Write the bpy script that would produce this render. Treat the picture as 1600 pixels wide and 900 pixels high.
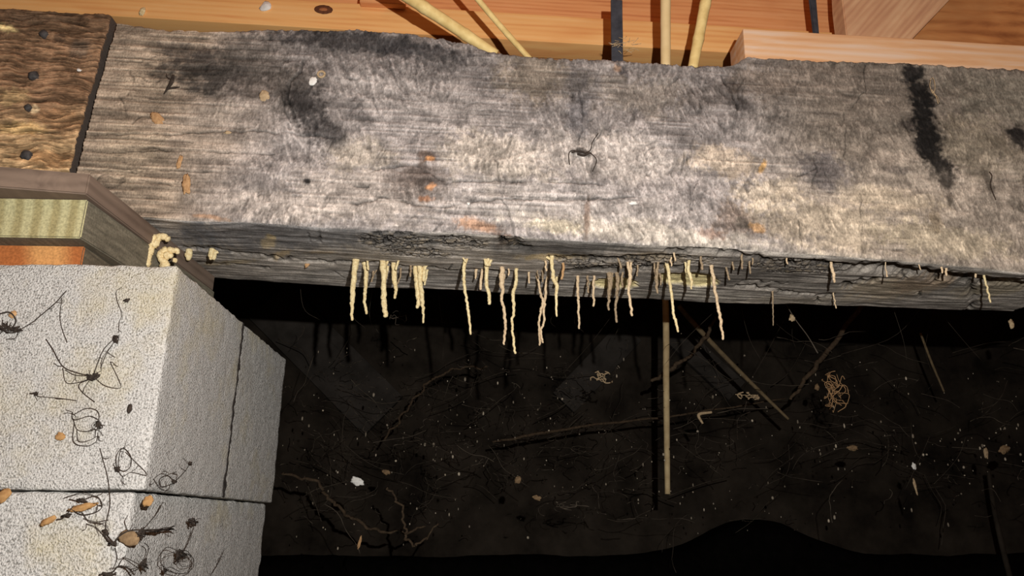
import bpy, bmesh, math, random
import numpy as np
from mathutils import Matrix, Vector

for o in list(bpy.data.objects):
    bpy.data.objects.remove(o, do_unlink=True)
SC = bpy.context.scene
COL = SC.collection
RNG = random.Random(7)

# ------------------------------------------------------------------ camera
F = 1143.0
PITCH, YAW = math.radians(17.8), math.radians(2.4)
_fw = np.array([math.sin(YAW)*math.cos(PITCH), math.cos(YAW)*math.cos(PITCH), math.sin(PITCH)])
_ri = np.array([math.cos(YAW), -math.sin(YAW), 0.0])
_up = np.cross(_ri, _fw)
cam_d = bpy.data.cameras.new('camera')
cam_d.sensor_width = 36.0
cam_d.lens = F/1600.0*36.0
cam_d.clip_start = 0.01
cam = bpy.data.objects.new('camera', cam_d)
cam.matrix_world = Matrix(((_ri[0], _up[0], -_fw[0], 0), (_ri[1], _up[1], -_fw[1], 0),
                           (_ri[2], _up[2], -_fw[2], 0), (0, 0, 0, 1)))
COL.objects.link(cam)
SC.camera = cam

# ------------------------------------------------------------------ world and light
w = bpy.data.worlds.new('world'); SC.world = w; w.use_nodes = True
w.node_tree.nodes['Background'].inputs[0].default_value = (0.9, 0.95, 1.0, 1)
w.node_tree.nodes['Background'].inputs[1].default_value = 0.004
ld = bpy.data.lights.new('phone_torch', 'POINT')       # the torch held beside the lens
ld.energy = 31.0
ld.color = (1.0, 0.975, 0.945)
ld.shadow_soft_size = 0.0035
lo = bpy.data.objects.new('phone_torch', ld)
LIGHT = (0.065, -0.02, 0.08)
lo.location = LIGHT
COL.objects.link(lo)
SC.view_settings.view_transform = 'Standard'
SC.view_settings.look = 'None'
SC.view_settings.exposure = 0.0
SC.view_settings.gamma = 1.0
SC.view_settings.use_curve_mapping = False

# ------------------------------------------------------------------ pixel -> place
def ray(px, py):
    return _fw + (px-800)/F*_ri - (py-450)/F*_up
def at_y(px, py, Y):
    d = ray(px, py); return d*(Y/d[1])
def at_z(px, py, Z):
    d = ray(px, py); return d*(Z/d[2])

# beam frame: origin at the lower front edge above the pier, u along, v deep, w up
TH, RHO = math.radians(0.4165), math.radians(1.924)
BO = np.array([-0.35, 0.718, 0.299])
EX = np.array([math.cos(TH)*math.cos(RHO), math.sin(TH)*math.cos(RHO), -math.sin(RHO)])
EY = np.array([-math.sin(TH), math.cos(TH), 0.0])
EZ = np.cross(EX, EY)
BH, BT = 0.2446, 0.186
def uvw(u, v, w):
    return BO + u*EX + v*EY + w*EZ
def on_v(px, py, v):            # (u, w) on the plane at depth v
    d = ray(px, py); t = (BO@EY + v)/(d@EY); p = d*t - BO
    return p@EX, p@EZ
def on_w(px, py, w=0.0):        # (u, v) on the plane at height w
    d = ray(px, py); t = (BO@EZ + w)/(d@EZ); p = d*t - BO
    return p@EX, p@EY
BEAM_M = Matrix(((EX[0], EY[0], EZ[0], BO[0]), (EX[1], EY[1], EZ[1], BO[1]),
                 (EX[2], EY[2], EZ[2], BO[2]), (0, 0, 0, 1)))

# ------------------------------------------------------------------ numpy noise
def _h(ix, iy, iz):
    n = (ix.astype(np.int64)*374761393 + iy.astype(np.int64)*668265263 + iz.astype(np.int64)*2147483647) & 0xFFFFFFFF
    n = ((n ^ (n >> 13))*1274126177) & 0xFFFFFFFF
    n = ((n ^ (n >> 16))*2246822519) & 0xFFFFFFFF
    return ((n ^ (n >> 15)) & 0xFFFFFF)/float(0xFFFFFF)
def vnoise(x, y, z=None):
    x = np.asarray(x, float); y = np.asarray(y, float)
    x, y = np.broadcast_arrays(x, y)
    if z is None:
        x0, y0 = np.floor(x), np.floor(y); fx, fy = x-x0, y-y0
        fx = fx*fx*(3-2*fx); fy = fy*fy*(3-2*fy); zz = np.zeros_like(x0)
        a = _h(x0, y0, zz)*(1-fx) + _h(x0+1, y0, zz)*fx
        b = _h(x0, y0+1, zz)*(1-fx) + _h(x0+1, y0+1, zz)*fx
        return a*(1-fy)+b*fy
    z = np.broadcast_to(np.asarray(z, float), x.shape)
    x0, y0, z0 = np.floor(x), np.floor(y), np.floor(z); fx, fy, fz = x-x0, y-y0, z-z0
    fx = fx*fx*(3-2*fx); fy = fy*fy*(3-2*fy); fz = fz*fz*(3-2*fz)
    def pl(zz):
        a = _h(x0, y0, zz)*(1-fx) + _h(x0+1, y0, zz)*fx
        b = _h(x0, y0+1, zz)*(1-fx) + _h(x0+1, y0+1, zz)*fx
        return a*(1-fy)+b*fy
    return pl(z0)*(1-fz)+pl(z0+1)*fz
def fbm(x, y, z=None, o=4, g=0.5):
    s = 0; a = 1; t = 0
    for i in range(o):
        k = 2.03**i
        s = s + a*vnoise(np.asarray(x)*k+17.3*i, np.asarray(y)*k+9.1*i, None if z is None else np.asarray(z)*k+3.7*i)
        t += a; a *= g
    return s/t
def smooth(a, b, x):
    t = np.clip((x-a)/(b-a), 0, 1); return t*t*(3-2*t)
def lin(c):
    c = np.asarray(c, float)/255.0
    return np.where(c <= 0.04045, c/12.92, ((c+0.055)/1.055)**2.4)

# ------------------------------------------------------------------ object helpers
def finish(name, me, mat, parent=None, shade=True, world=None):
    o = bpy.data.objects.new(name, me)
    if mat: me.materials.append(mat)
    if shade:
        me.polygons.foreach_set('use_smooth', np.ones(len(me.polygons), bool))
    COL.objects.link(o)
    if parent is not None:
        o.parent = parent
    if world is not None:
        o.matrix_local = world
    return o
def mesh_np(name, V, Q):
    me = bpy.data.meshes.new(name)
    V = np.asarray(V, np.float32); Q = np.asarray(Q, np.int32)
    k = Q.shape[1]
    me.vertices.add(len(V)); me.vertices.foreach_set('co', V.ravel())
    me.loops.add(Q.size); me.loops.foreach_set('vertex_index', Q.ravel())
    me.polygons.add(len(Q))
    me.polygons.foreach_set('loop_start', np.arange(0, Q.size, k, dtype=np.int32))
    me.update(calc_edges=True); me.validate()
    return me
def pyd(name, V, Fc):
    me = bpy.data.meshes.new(name); me.from_pydata([tuple(map(float, v)) for v in V], [], Fc); me.update(); return me
def vcol(me, C):
    a = me.color_attributes.new('Col', 'FLOAT_COLOR', 'POINT')
    C = np.concatenate([np.asarray(C, np.float32), np.ones((len(C), 1), np.float32)], 1)
    a.data.foreach_set('color', C.ravel())
def tag(o, label, cat, group=None, kind=None):
    o['label'] = label; o['category'] = cat
    if group: o['group'] = group
    if kind: o['kind'] = kind
    return o
def structure(o, label=None):
    o['kind'] = 'structure'
    if label: o['label'] = label
    return o
def empty(name, loc):
    o = bpy.data.objects.new(name, None); o.location = loc; o.empty_display_size = 0.02
    COL.objects.link(o); return o

def lattice_box(xs, ys, zs):
    xs, ys, zs = map(lambda a: np.asarray(a, float), (xs, ys, zs))
    V = []; Q = []; n = 0
    def face(a, b, mk, flip):
        nonlocal n
        A, B = np.meshgrid(a, b, indexing='ij')
        P = mk(A, B).reshape(-1, 3); na, nb = len(a), len(b)
        i, j = np.meshgrid(np.arange(na-1), np.arange(nb-1), indexing='ij')
        q = np.stack([i*nb+j, (i+1)*nb+j, (i+1)*nb+j+1, i*nb+j+1], -1).reshape(-1, 4)
        if flip: q = q[:, ::-1]
        V.append(P); Q.append(q+n); n += len(P)
    c = lambda v, A: np.full_like(A, v)
    face(xs, ys, lambda A, B: np.stack([A, B, c(zs[-1], A)], -1), False)
    face(xs, ys, lambda A, B: np.stack([A, B, c(zs[0], A)], -1), True)
    face(xs, zs, lambda A, B: np.stack([A, c(ys[0], A), B], -1), False)
    face(xs, zs, lambda A, B: np.stack([A, c(ys[-1], A), B], -1), True)
    face(ys, zs, lambda A, B: np.stack([c(xs[-1], A), A, B], -1), False)
    face(ys, zs, lambda A, B: np.stack([c(xs[0], A), A, B], -1), True)
    V = np.concatenate(V); Q = np.concatenate(Q)
    key = np.round(V*1e6).astype(np.int64)
    _, idx, inv = np.unique(key, axis=0, return_index=True, return_inverse=True)
    return V[idx], inv.reshape(-1)[Q]
def axis_pts(a, b, r, step):
    n = max(1, int(round((b-a-2*r)/step)))
    return np.concatenate([[a, a+r*0.3, a+r*0.65], np.linspace(a+r, b-r, n+1), [b-r*0.65, b-r*0.3, b]])
def round_box(lo_, hi_, r, step, amp=0.0, freq=40.0, chip=0.0, chipf=30.0, seed=0.0):
    lo_, hi_ = np.array(lo_, float), np.array(hi_, float)
    if np.isscalar(step): step = (step,)*3
    V, Q = lattice_box(*[axis_pts(lo_[k], hi_[k], r, step[k]) for k in range(3)])
    inn = np.clip(V, lo_+r, hi_-r); d = V-inn
    L = np.linalg.norm(d, axis=1, keepdims=True); nrm = d/np.maximum(L, 1e-9)
    P = inn + nrm*r
    edge = (np.abs(d) > 1e-7).sum(1) >= 2
    if amp:
        P = P + nrm*((fbm(P[:, 0]*freq+seed, P[:, 1]*freq, P[:, 2]*freq, 4)-0.5)*2*amp)[:, None]
    if chip:
        # worn edges
        dist = np.sort(np.minimum(V-lo_, hi_-V), axis=1)[:, 1]
        m = np.exp(-(dist/(r*1.4))**2)*np.clip(fbm(P[:, 0]*chipf+5+seed, P[:, 1]*chipf, P[:, 2]*chipf, 3)-0.42, 0, 1)*4
        c = (lo_+hi_)/2
        P = P - nrm*(m*chip)[:, None]
    return P, Q

def spline(pts, n):
    P = np.asarray(pts, float)
    if len(P) == 2:
        t = np.linspace(0, 1, n)[:, None]; return P[0]*(1-t)+P[1]*t
    E = np.concatenate([[2*P[0]-P[1]], P, [2*P[-1]-P[-2]]])
    out = []
    ts = np.linspace(0, len(P)-1-1e-9, n)
    for t in ts:
        i = int(t); f = t-i; a, b, c, d = E[i:i+4]
        out.append(0.5*((2*b)+(c-a)*f+(2*a-5*b+4*c-d)*f*f+(3*b-3*c+d-a)*f**3))
    return np.array(out)
def tube_geo(path, rad, seg=8, rough=0.0, rf=300.0, seed=0.0, flat=1.0):
    P = np.asarray(path, float); n = len(P); rad = np.broadcast_to(rad, (n,)).astype(float)
    T = np.gradient(P, axis=0); T /= np.maximum(np.linalg.norm(T, axis=1, keepdims=True), 1e-12)
    ref = np.array([0.13, 1.0, 0.07]) if abs(T[0][1]) < 0.9 else np.array([1.0, 0.1, 0.0])
    A = np.cross(T, ref); A /= np.maximum(np.linalg.norm(A, axis=1, keepdims=True), 1e-9)
    B = np.cross(A, T)
    th = np.linspace(0, 2*np.pi, seg, endpoint=False)
    R = rad[:, None]*np.ones(seg)
    D = A[:, None, :]*np.cos(th)[None, :, None] + B[:, None, :]*np.sin(th)[None, :, None]*flat
    V = P[:, None, :] + D*R[..., None]
    if rough:
        k = (fbm(V[..., 0]*rf+seed, V[..., 1]*rf, V[..., 2]*rf, 3)-0.5)*2*rough
        V = V + D*(R*k)[..., None]
    V = V.reshape(-1, 3)
    Fc = []
    for i in range(n-1):
        for j in range(seg):
            k = (j+1) % seg
            Fc.append((i*seg+j, i*seg+k, (i+1)*seg+k, (i+1)*seg+j))
    Fc.append(tuple(range(seg))[::-1]); Fc.append(tuple((n-1)*seg+j for j in range(seg)))
    return V, Fc
def merge(parts):
    V = []; Fc = []; n = 0
    for v, f in parts:
        V.append(v); Fc += [tuple(i+n for i in q) for q in f]; n += len(v)
    return np.concatenate(V), Fc
def blob_geo(c, r, seed=0.0, rough=0.35, nf=2.0, sub=2):
    bm = bmesh.new(); bmesh.ops.create_icosphere(bm, subdivisions=sub, radius=1.0)
    V = np.array([v.co[:] for v in bm.verts]); Fc = [tuple(v.index for v in f.verts) for f in bm.faces]; bm.free()
    k = 1+(fbm(V[:, 0]*nf+seed, V[:, 1]*nf+seed*1.7, V[:, 2]*nf, 3)-0.5)*2*rough
    return V*k[:, None]*np.asarray(r, float) + np.asarray(c, float), Fc

# ------------------------------------------------------------------ materials
def nt(name, rough=0.85, spec=0.25):
    m = bpy.data.materials.new(name); m.use_nodes = True
    t = m.node_tree; b = t.nodes['Principled BSDF']
    b.inputs['Roughness'].default_value = rough
    b.inputs['Specular IOR Level'].default_value = spec
    return m, t, b
def node(t, ty, **kw):
    n = t.nodes.new(ty)
    for k, v in kw.items(): setattr(n, k, v)
    return n
def noise(t, vec, scale, detail=4, rough=0.55, dist=0.0):
    n = node(t, 'ShaderNodeTexNoise')
    n.inputs['Scale'].default_value = scale; n.inputs['Detail'].default_value = detail
    n.inputs['Roughness'].default_value = rough; n.inputs['Distortion'].default_value = dist
    if vec is not None: t.links.new(vec, n.inputs['Vector'])
    return n.outputs['Fac']
def ramp(t, fac, stops):
    r = node(t, 'ShaderNodeValToRGB'); e = r.color_ramp.elements
    while len(e) < len(stops): e.new(0.5)
    for el, (p, c) in zip(e, stops):
        el.position = p; cc = lin(c); el.color = (cc[0], cc[1], cc[2], 1)
    t.links.new(fac, r.inputs['Fac']); return r.outputs['Color']
def mixc(t, fac, a, b, mode='MIX'):
    m = node(t, 'ShaderNodeMix', data_type='RGBA', blend_type=mode)
    for s, v in ((m.inputs[0], fac), (m.inputs[6], a), (m.inputs[7], b)):
        if hasattr(v, 'is_linked'): t.links.new(v, s)
        else: s.default_value = v
    return m.outputs[2]
def maprange(t, v, a, b, c=0.0, d=1.0):
    m = node(t, 'ShaderNodeMapRange'); t.links.new(v, m.inputs[0])
    for i, x in enumerate((a, b, c, d)): m.inputs[i+1].default_value = x
    return m.outputs[0]
def bump(t, b, h, strength, dist):
    n = node(t, 'ShaderNodeBump'); n.inputs['Strength'].default_value = strength
    n.inputs['Distance'].default_value = dist
    t.links.new(h, n.inputs['Height']); t.links.new(n.outputs[0], b.inputs['Normal'])
def objvec(t, sc=(1, 1, 1), rot=None):
    c = node(t, 'ShaderNodeTexCoord'); v = c.outputs['Object']
    if rot:
        q = node(t, 'ShaderNodeMapping'); q.inputs['Rotation'].default_value = rot
        t.links.new(v, q.inputs['Vector']); v = q.outputs[0]
    m = node(t, 'ShaderNodeMapping'); m.inputs['Scale'].default_value = sc
    t.links.new(v, m.inputs['Vector']); return m.outputs[0]

def mat_painted(name, grain=(60, 900, 900), amt=0.35, bs=0.5, bd=0.0006):
    m, t, b = nt(name, 0.9, 0.15)
    at = node(t, 'ShaderNodeAttribute'); at.attribute_name = 'Col'
    f = noise(t, objvec(t, grain), 1.0, 3, 0.6)
    k = maprange(t, f, 0.25, 0.75, 1-amt, 1+amt)
    c = mixc(t, 1.0, at.outputs['Color'], k, 'MULTIPLY')
    t.links.new(c, b.inputs['Base Color']); bump(t, b, f, bs, bd)
    return m
def mat_wood(name, c1, c2, c3, sc=(4, 60, 60), knots=0.0, bumpd=0.0004, rough=0.7, rot=None):
    m, t, b = nt(name, rough, 0.25)
    v = objvec(t, sc, rot)
    f = noise(t, v, 1.0, 5, 0.6, 0.6)
    w_ = node(t, 'ShaderNodeTexWave', wave_type='BANDS', bands_direction='Z')
    w_.inputs['Scale'].default_value = 0.5; w_.inputs['Distortion'].default_value = 5.0
    w_.inputs['Detail'].default_value = 3.0; w_.inputs['Detail Scale'].default_value = 0.7
    t.links.new(v, w_.inputs['Vector'])
    fm = node(t, 'ShaderNodeMath', operation='MULTIPLY_ADD'); t.links.new(w_.outputs['Fac'], fm.inputs[0])
    fm.inputs[1].default_value = 0.16; t.links.new(f, fm.inputs[2])
    col = ramp(t, fm.outputs[0], [(0.30, c1), (0.55, c2), (0.80, c3)])
    big = noise(t, objvec(t, (6, 14, 14)), 1.0, 3)
    col = mixc(t, maprange(t, big, 0.55, 0.75, 0.0, 0.5), col, (*lin(c1), 1))
    t.links.new(col, b.inputs['Base Color']); bump(t, b, f, 0.5, bumpd)
    return m
def mat_noise(name, c1, c2, scale=200, rough=0.9, bd=0.0005, bs=0.6, spec=0.2, det=4):
    m, t, b = nt(name, rough, spec)
    f = noise(t, objvec(t), scale, det, 0.6)
    t.links.new(ramp(t, f, [(0.3, c1), (0.7, c2)]), b.inputs['Base Color']); bump(t, b, f, bs, bd)
    return m
def mat_concrete():
    m, t, b = nt('concrete', 0.95, 0.12)
    v = objvec(t)
    fine = noise(t, v, 620, 2, 0.5)
    mid = noise(t, v, 150, 3)
    big = noise(t, v, 14, 4, 0.6)
    col = ramp(t, fine, [(0.28, (120, 117, 111)), (0.45, (190, 187, 181)), (0.7, (222, 219, 213))])
    col = mixc(t, maprange(t, big, 0.52, 0.72, 0.0, 0.45), col, (*lin((196, 180, 128)), 1))
    b2 = noise(t, objvec(t, (1.3, 1, 0.8)), 6, 4, 0.6)
    col = mixc(t, maprange(t, b2, 0.55, 0.75, 0.0, 0.4), col, (*lin((150, 138, 118)), 1))
    t.links.new(col, b.inputs['Base Color'])
    h = node(t, 'ShaderNodeMath', operation='MULTIPLY_ADD'); t.links.new(mid, h.inputs[0]); h.inputs[1].default_value = 0.4
    t.links.new(fine, h.inputs[2])
    bump(t, b, h.outputs[0], 1.0, 0.0022)
    return m

M = {}
M['beam'] = mat_painted('weathered_timber', (620, 620, 330), 0.42, 0.6, 0.0008)
M['beam_brown'] = mat_painted('rotted_brown_timber', (90, 900, 900), 0.35, 0.6, 0.0008)
M['concrete'] = mat_concrete()
M['orange_wood'] = mat_wood('orange_pine', (206, 132, 84), (234, 164, 106), (242, 178, 122), (5, 50, 90))
M['pale_wood'] = mat_wood('pale_pine', (228, 156, 94), (247, 188, 118), (251, 198, 132), (5, 50, 70))
M['brown_board'] = mat_wood('grey_brown_shim', (98, 82, 70), (122, 104, 90), (138, 118, 102), (40, 8, 60), rough=0.9)
M['pink_wood'] = mat_wood('greyed_pine', (206, 150, 104), (224, 178, 134), (226, 198, 172), (6, 60, 60))
M['ply'] = mat_wood('pale_diagonal_board', (186, 136, 104), (212, 166, 126), (226, 186, 144), (6, 40, 80), rot=(0, math.radians(50), 0))
M['dark_orange'] = mat_wood('stained_pine', (140, 80, 44), (204, 136, 80), (222, 158, 98), (7, 30, 34))
M['cane'] = mat_noise('tan_cane', (206, 174, 108), (242, 216, 150), 60, 0.6, 0.0003, 0.3)
M['cane_b'] = mat_noise('yellow_tan_pipe', (214, 186, 134), (226, 200, 150), 40, 0.55, 0.0002, 0.2)
M['strap'] = mat_noise('dark_strap', (48, 50, 56), (70, 72, 78), 90, 0.6, 0.0003, 0.4)
M['mud_y'] = mat_noise('pale_mud', (206, 178, 126), (250, 234, 186), 420, 0.95, 0.0008, 0.9)
M['mud_p'] = mat_noise('pinkish_mud', (190, 162, 128), (242, 216, 178), 420, 0.95, 0.0008, 0.9)
M['mud_d'] = mat_noise('old_mud', (116, 98, 78), (190, 166, 134), 420, 0.95, 0.0008, 0.9)
M['root'] = mat_noise('dark_fibre_and_shadow', (40, 34, 30), (72, 62, 54), 300)  # dark husks and fibres, and the strands that stand for shadows
M['brownroot'] = mat_noise('brown_root', (58, 47, 36), (92, 76, 58), 200)
M['dimstick'] = mat_noise('dusty_stick', (98, 84, 62), (136, 118, 88), 70)
M['web2'] = mat_noise('web_debris', (110, 98, 80), (190, 178, 158), 60)
M['flake_d'] = mat_noise('dusty_flake', (110, 88, 64), (150, 124, 92), 300)
M['flake_m'] = mat_noise('muted_orange_flake', (150, 108, 66), (186, 146, 96), 260)
M['paletan'] = mat_noise('pale_tan_stick', (176, 152, 112), (206, 184, 140), 60)
M['flake_o'] = mat_noise('orange_flake', (168, 128, 88), (206, 166, 120), 300)
M['flake_t'] = mat_noise('tan_flake', (160, 136, 104), (200, 176, 140), 300)
M['flake_w'] = mat_noise('white_flake', (226, 222, 212), (244, 242, 236), 200)
M['web'] = mat_noise('cobweb', (66, 58, 49), (98, 88, 75), 100)
M['soil'] = mat_noise('dark_soil', (40, 32, 25), (70, 58, 46), 40, 1.0, 0.004, 1.0)
M['shade_heap'] = mat_noise('shadow_black', (8, 7, 6), (16, 14, 12), 40, 1.0, 0.003, 0.6, 0.02)  # near-black colour of the added heap that stands for a shadow
M['farwall'] = mat_noise('far_wall', (32, 28, 24), (74, 66, 57), 9, 1.0, 0.002, 0.6, 0.05, 6)
M['subfloor'] = mat_wood('subfloor', (150, 90, 54), (188, 124, 76), (206, 148, 98), (5, 40, 60))
M['nail'] = mat_noise('nail_steel', (52, 50, 50), (88, 84, 82), 200, 0.6)
M['gap'] = mat_noise('joint_dirt', (26, 23, 21), (50, 44, 40), 200)

# ------------------------------------------------------------------ room shell
FLOOR = 0.2194 - 3*0.196
def slab(name, lo_, hi_, mat, step=0.1, amp=0.0, freq=6):
    V, Q = round_box(lo_, hi_, 0.004, step, amp, freq)
    return finish(name, mesh_np(name, V, Q), mat)
structure(slab('floor', (-2.6, -1.2, FLOOR-0.1), (2.9, 2.4, FLOOR), M['soil'], 0.08, 0.006, 9), 'dark soil floor of the crawl space')
structure(slab('ceiling', (-2.6, -1.2, 0.86), (2.9, 2.4, 0.90), M['subfloor'], 0.2), 'timber subfloor overhead')
structure(slab('wall_back', (-2.6, 2.25, FLOOR), (2.9, 2.4, 0.86), M['farwall'], 0.05, 0.012, 7), 'dim dirty wall at the back of the crawl space')
structure(slab('wall_left', (-2.7, -1.2, FLOOR), (-2.6, 2.4, 0.86), M['farwall'], 0.2), 'dark left wall')
structure(slab('wall_right', (2.9, -1.2, FLOOR), (3.0, 2.4, 0.86), M['farwall'], 0.2), 'dark right wall')

# ------------------------------------------------------------------ main beam
S = 0.72/F                       # metres per pixel on the beam face
def prof(pts, fn):
    a = np.array([fn(*p) for p in pts]); i = np.argsort(a[:, 0]); return a[i]
TOP = prof([(20, 28), (180, 34), (260, 44), (330, 47), (430, 45), (560, 44), (640, 51), (700, 58), (738, 67), (765, 79), (800, 84), (860, 90),
            (950, 93), (1040, 99), (1090, 101), (1148, 99), (1168, 86), (1300, 91), (1440, 98), (1600, 107), (1800, 118)], lambda x, y: on_v(x, y, 0))
FBE = prof([(100, 336), (215, 342), (300, 347), (400, 349), (500, 357), (600, 362), (700, 365), (800, 371), (900, 378), (1000, 384),
            (1100, 388), (1200, 394), (1300, 401), (1400, 409), (1500, 418), (1600, 428), (1800, 438)], lambda x, y: on_v(x, y, 0))
BBE = prof([(200, 428), (335, 436), (400, 440), (480, 444), (560, 450), (640, 452), (740, 456), (800, 461), (900, 464), (1000, 468),
            (1100, 472), (1200, 476), (1300, 478), (1400, 482), (1500, 486), (1600, 487), (1800, 492)], lambda x, y: on_w(x, y, 0))

def crack_field(U, W, polys):
    """sum of groove masks for polylines [(pts, half_width_m, depth_m)]; returns depth and mask"""
    D = np.zeros_like(U); Mk = np.zeros_like(U)
    for pts, hw, dep in polys:
        P = np.asarray(pts, float)
        x0, x1 = P[:, 0].min()-4*hw, P[:, 0].max()+4*hw; y0, y1 = P[:, 1].min()-4*hw, P[:, 1].max()+4*hw
        sel = (U > x0) & (U < x1) & (W > y0) & (W < y1)
        if not sel.any(): continue
        u, w_ = U[sel], W[sel]
        u = u + (fbm(u*90, w_*90, None, 3)-0.5)*0.006; w_ = w_ + (fbm(u*110+40, w_*110, None, 3)-0.5)*0.005
        best = np.full(u.shape, 9.0); tt = np.zeros(u.shape)
        for a, b in zip(P[:-1], P[1:]):
            ab = b-a; t = np.clip(((u-a[0])*ab[0]+(w_-a[1])*ab[1])/max(ab@ab, 1e-12), 0, 1)
            d = np.hypot(u-a[0]-t*ab[0], w_-a[1]-t*ab[1])
            best = np.minimum(best, d)
        m = np.exp(-(best/hw)**2)
        m = m*smooth(0.22, 0.6, fbm(u*70+3, w_*70, None, 3)+0.08)
        D[sel] = np.maximum(D[sel], m*dep); Mk[sel] = np.maximum(Mk[sel], m)
    return D, Mk

def stains(U, W, C, items, fn, seed=0.0):
    """blend flat-coloured patches (pixel-measured centre, radii, tilt, colour, strength) onto the wood colour"""
    wu = (fbm(U*45+seed, W*45, None, 4)-0.5)
    wv = (fbm(U*45+31+seed, W*45+7, None, 4)-0.5)
    fr = fbm(U*260, W*260+seed, None, 3)
    for (px, py, rx, ry, rot, col, st) in items:
        cu, cw = fn(px, py)
        rx_, ry_ = rx*S, ry*S
        R_ = 1.9*max(rx_, ry_)
        sel = (np.abs(U-cu) < R_+0.01) & (np.abs(W-cw) < R_+0.01)
        if not sel.any(): continue
        a = math.radians(-rot)
        du, dw = U[sel]-cu, W[sel]-cw
        k = min(rx_, ry_)*1.3
        du = du + wu[sel]*k; dw = dw + wv[sel]*k
        x = du*math.cos(a)+dw*math.sin(a); y = -du*math.sin(a)+dw*math.cos(a)
        r = np.sqrt((x/rx_)**2+(y/ry_)**2)
        m = (1-smooth(0.55, 1.35, r+(fr[sel]-0.5)*0.9))*st
        C[sel] = C[sel]*(1-m[:, None]) + lin(col)*m[:, None]
    return C

VK = 0.25                       # the underside is seen foreshortened about four to one
def build_beam():
    Nu = 1150
    nf, nb, nk, ntp = 225, 125, 8, 24
    sec = []
    r = 0.005
    def run(a, b, n): return list(np.linspace(a, b, n, endpoint=False))
    for x in np.linspace(BH, 0, nf, endpoint=False): sec.append((0.0, x))
    for x in np.linspace(0, BT, nb, endpoint=False): sec.append((x, 0.0))
    for x in np.linspace(0, BH, nk, endpoint=False): sec.append((BT, x))
    for x in np.linspace(BT, 0, ntp, endpoint=False): sec.append((x, BH))
    sec = np.array(sec); ns = len(sec)
    v0, w0 = sec[:, 0], sec[:, 1]
    inn = np.stack([np.clip(v0, r, BT-r), np.clip(w0, r, BH-r)], 1)
    d = sec-inn; nr = d/np.maximum(np.linalg.norm(d, axis=1, keepdims=True), 1e-9)
    sec_r = inn+nr*r
    front = np.arange(ns) < nf; bot = (np.arange(ns) >= nf) & (np.arange(ns) < nf+nb)
    # slanted left end follows the butt joint
    ua, wa = on_v(180, 35, 0); ub, wb = on_v(115, 270, 0)
    sl = (ua-ub)/(wa-wb)
    u_right = on_v(1720, 300, 0)[0]
    t = np.linspace(0, 1, Nu)[:, None]
    uL = ub + (sec_r[:, 1][None, :]-wb)*sl + 0.0035*fbm(sec_r[:, 1][None, :]*80, 0*sec_r[:, 1][None, :]) 
    U = uL*(1-t)+u_right*t
    Vv = np.broadcast_to(sec_r[:, 0], U.shape).copy(); W = np.broadcast_to(sec_r[:, 1], U.shape).copy()
    NV = np.broadcast_to(nr[:, 0], U.shape); NW = np.broadcast_to(nr[:, 1], U.shape)
    # measured silhouettes
    tw = np.interp(U, TOP[:, 0], TOP[:, 1]); bw = np.interp(U, FBE[:, 0], FBE[:, 1]); bv = np.interp(U, BBE[:, 0], BBE[:, 1])
    tw = tw + (fbm(U*120, U*0+3, None, 3)-0.5)*0.004
    tn = tw*np.exp(-(Vv/0.06)**2)+BH*(1-np.exp(-(Vv/0.06)**2))
    q = W/BH
    fallv = np.exp(-(Vv/0.05)**2)
    W = q*tn + (1-q)*bw*fallv
    Vv = Vv*(bv/BT)
    f = np.broadcast_to(front, U.shape); g = np.broadcast_to(bot, U.shape)
    SV = np.where(f, W, Vv)      # second surface coordinate
    # ---------------- fine relief
    xpx = lambda p: on_v(p, 250, 0)[0]
    left = 1-smooth(xpx(230), xpx(460), U+ (fbm(U*20, SV*20)-0.5)*0.06)
    right = smooth(xpx(1120), xpx(1320), U)
    grain = fbm(U*14, SV*420, None, 4)
    ang = math.radians(12)
    qx = U*math.cos(ang)+W*math.sin(ang)*1.0; qy = -U*math.sin(ang)+W*math.cos(ang)
    saw = fbm(qx*400, qy*95, None, 3)
    ang2 = math.radians(-16)
    qx2 = U*math.cos(ang2)+W*math.sin(ang2); qy2 = -U*math.sin(ang2)+W*math.cos(ang2)
    saw2 = fbm(qx2*390+9, qy2*105, None, 3)
    ang3 = math.radians(24)
    qx3 = U*math.cos(ang3)+W*math.sin(ang3); qy3 = -U*math.sin(ang3)+W*math.cos(ang3)
    saw3 = fbm(qx3*380+5, qy3*110, None, 3)
    blot = fbm(U*60, SV*110, None, 5, 0.6)
    mid = 1-left
    pick = fbm(U*22+3, W*26, None, 3)
    m1 = smooth(0.40, 0.47, pick); m2 = smooth(0.54, 0.61, pick)
    fibre = saw3*(1-m1) + saw*m1*(1-m2) + saw2*m1*m2
    hz = smooth(0.50, 0.62, fbm(U*11+7, W*20+2, None, 3))          # places where level grain shows through
    ff = left*grain + mid*((1-0.6*hz)*(0.7*fibre+0.3*fbm(U*420+1, W*420, None, 2)) + 0.6*hz*grain)
    soft = 1-0.55*right
    # fine drying checks: contours of stretched noise, broken up
    wv_ = (fbm(U*30, W*30, None, 2)-0.5)
    def hair(n, wd, brk): return (1-smooth(0, wd, np.abs(n-0.5)))*brk
    bk = smooth(0.5, 0.62, fbm(U*35+11, W*60, None, 3))
    chk = hair(vnoise(U*16, (W+wv_*0.03)*150), 0.045, bk)*np.clip(left*1.0+0.55*mid*hz+0.1, 0, 1)
    bk2 = smooth(0.52, 0.66, fbm(U*50+4, W*40+9, None, 3))
    chk2 = hair(vnoise((qx2+wv_*0.02)*150, qy2*24), 0.06, bk2)*mid*(0.75-0.45*right)
    chk = np.where(f, np.maximum(chk, chk2), 0)
    fleck = np.where(f, smooth(0.66, 0.78, fbm(qx*330+2, qy*130, None, 2)), 0)*mid
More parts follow.
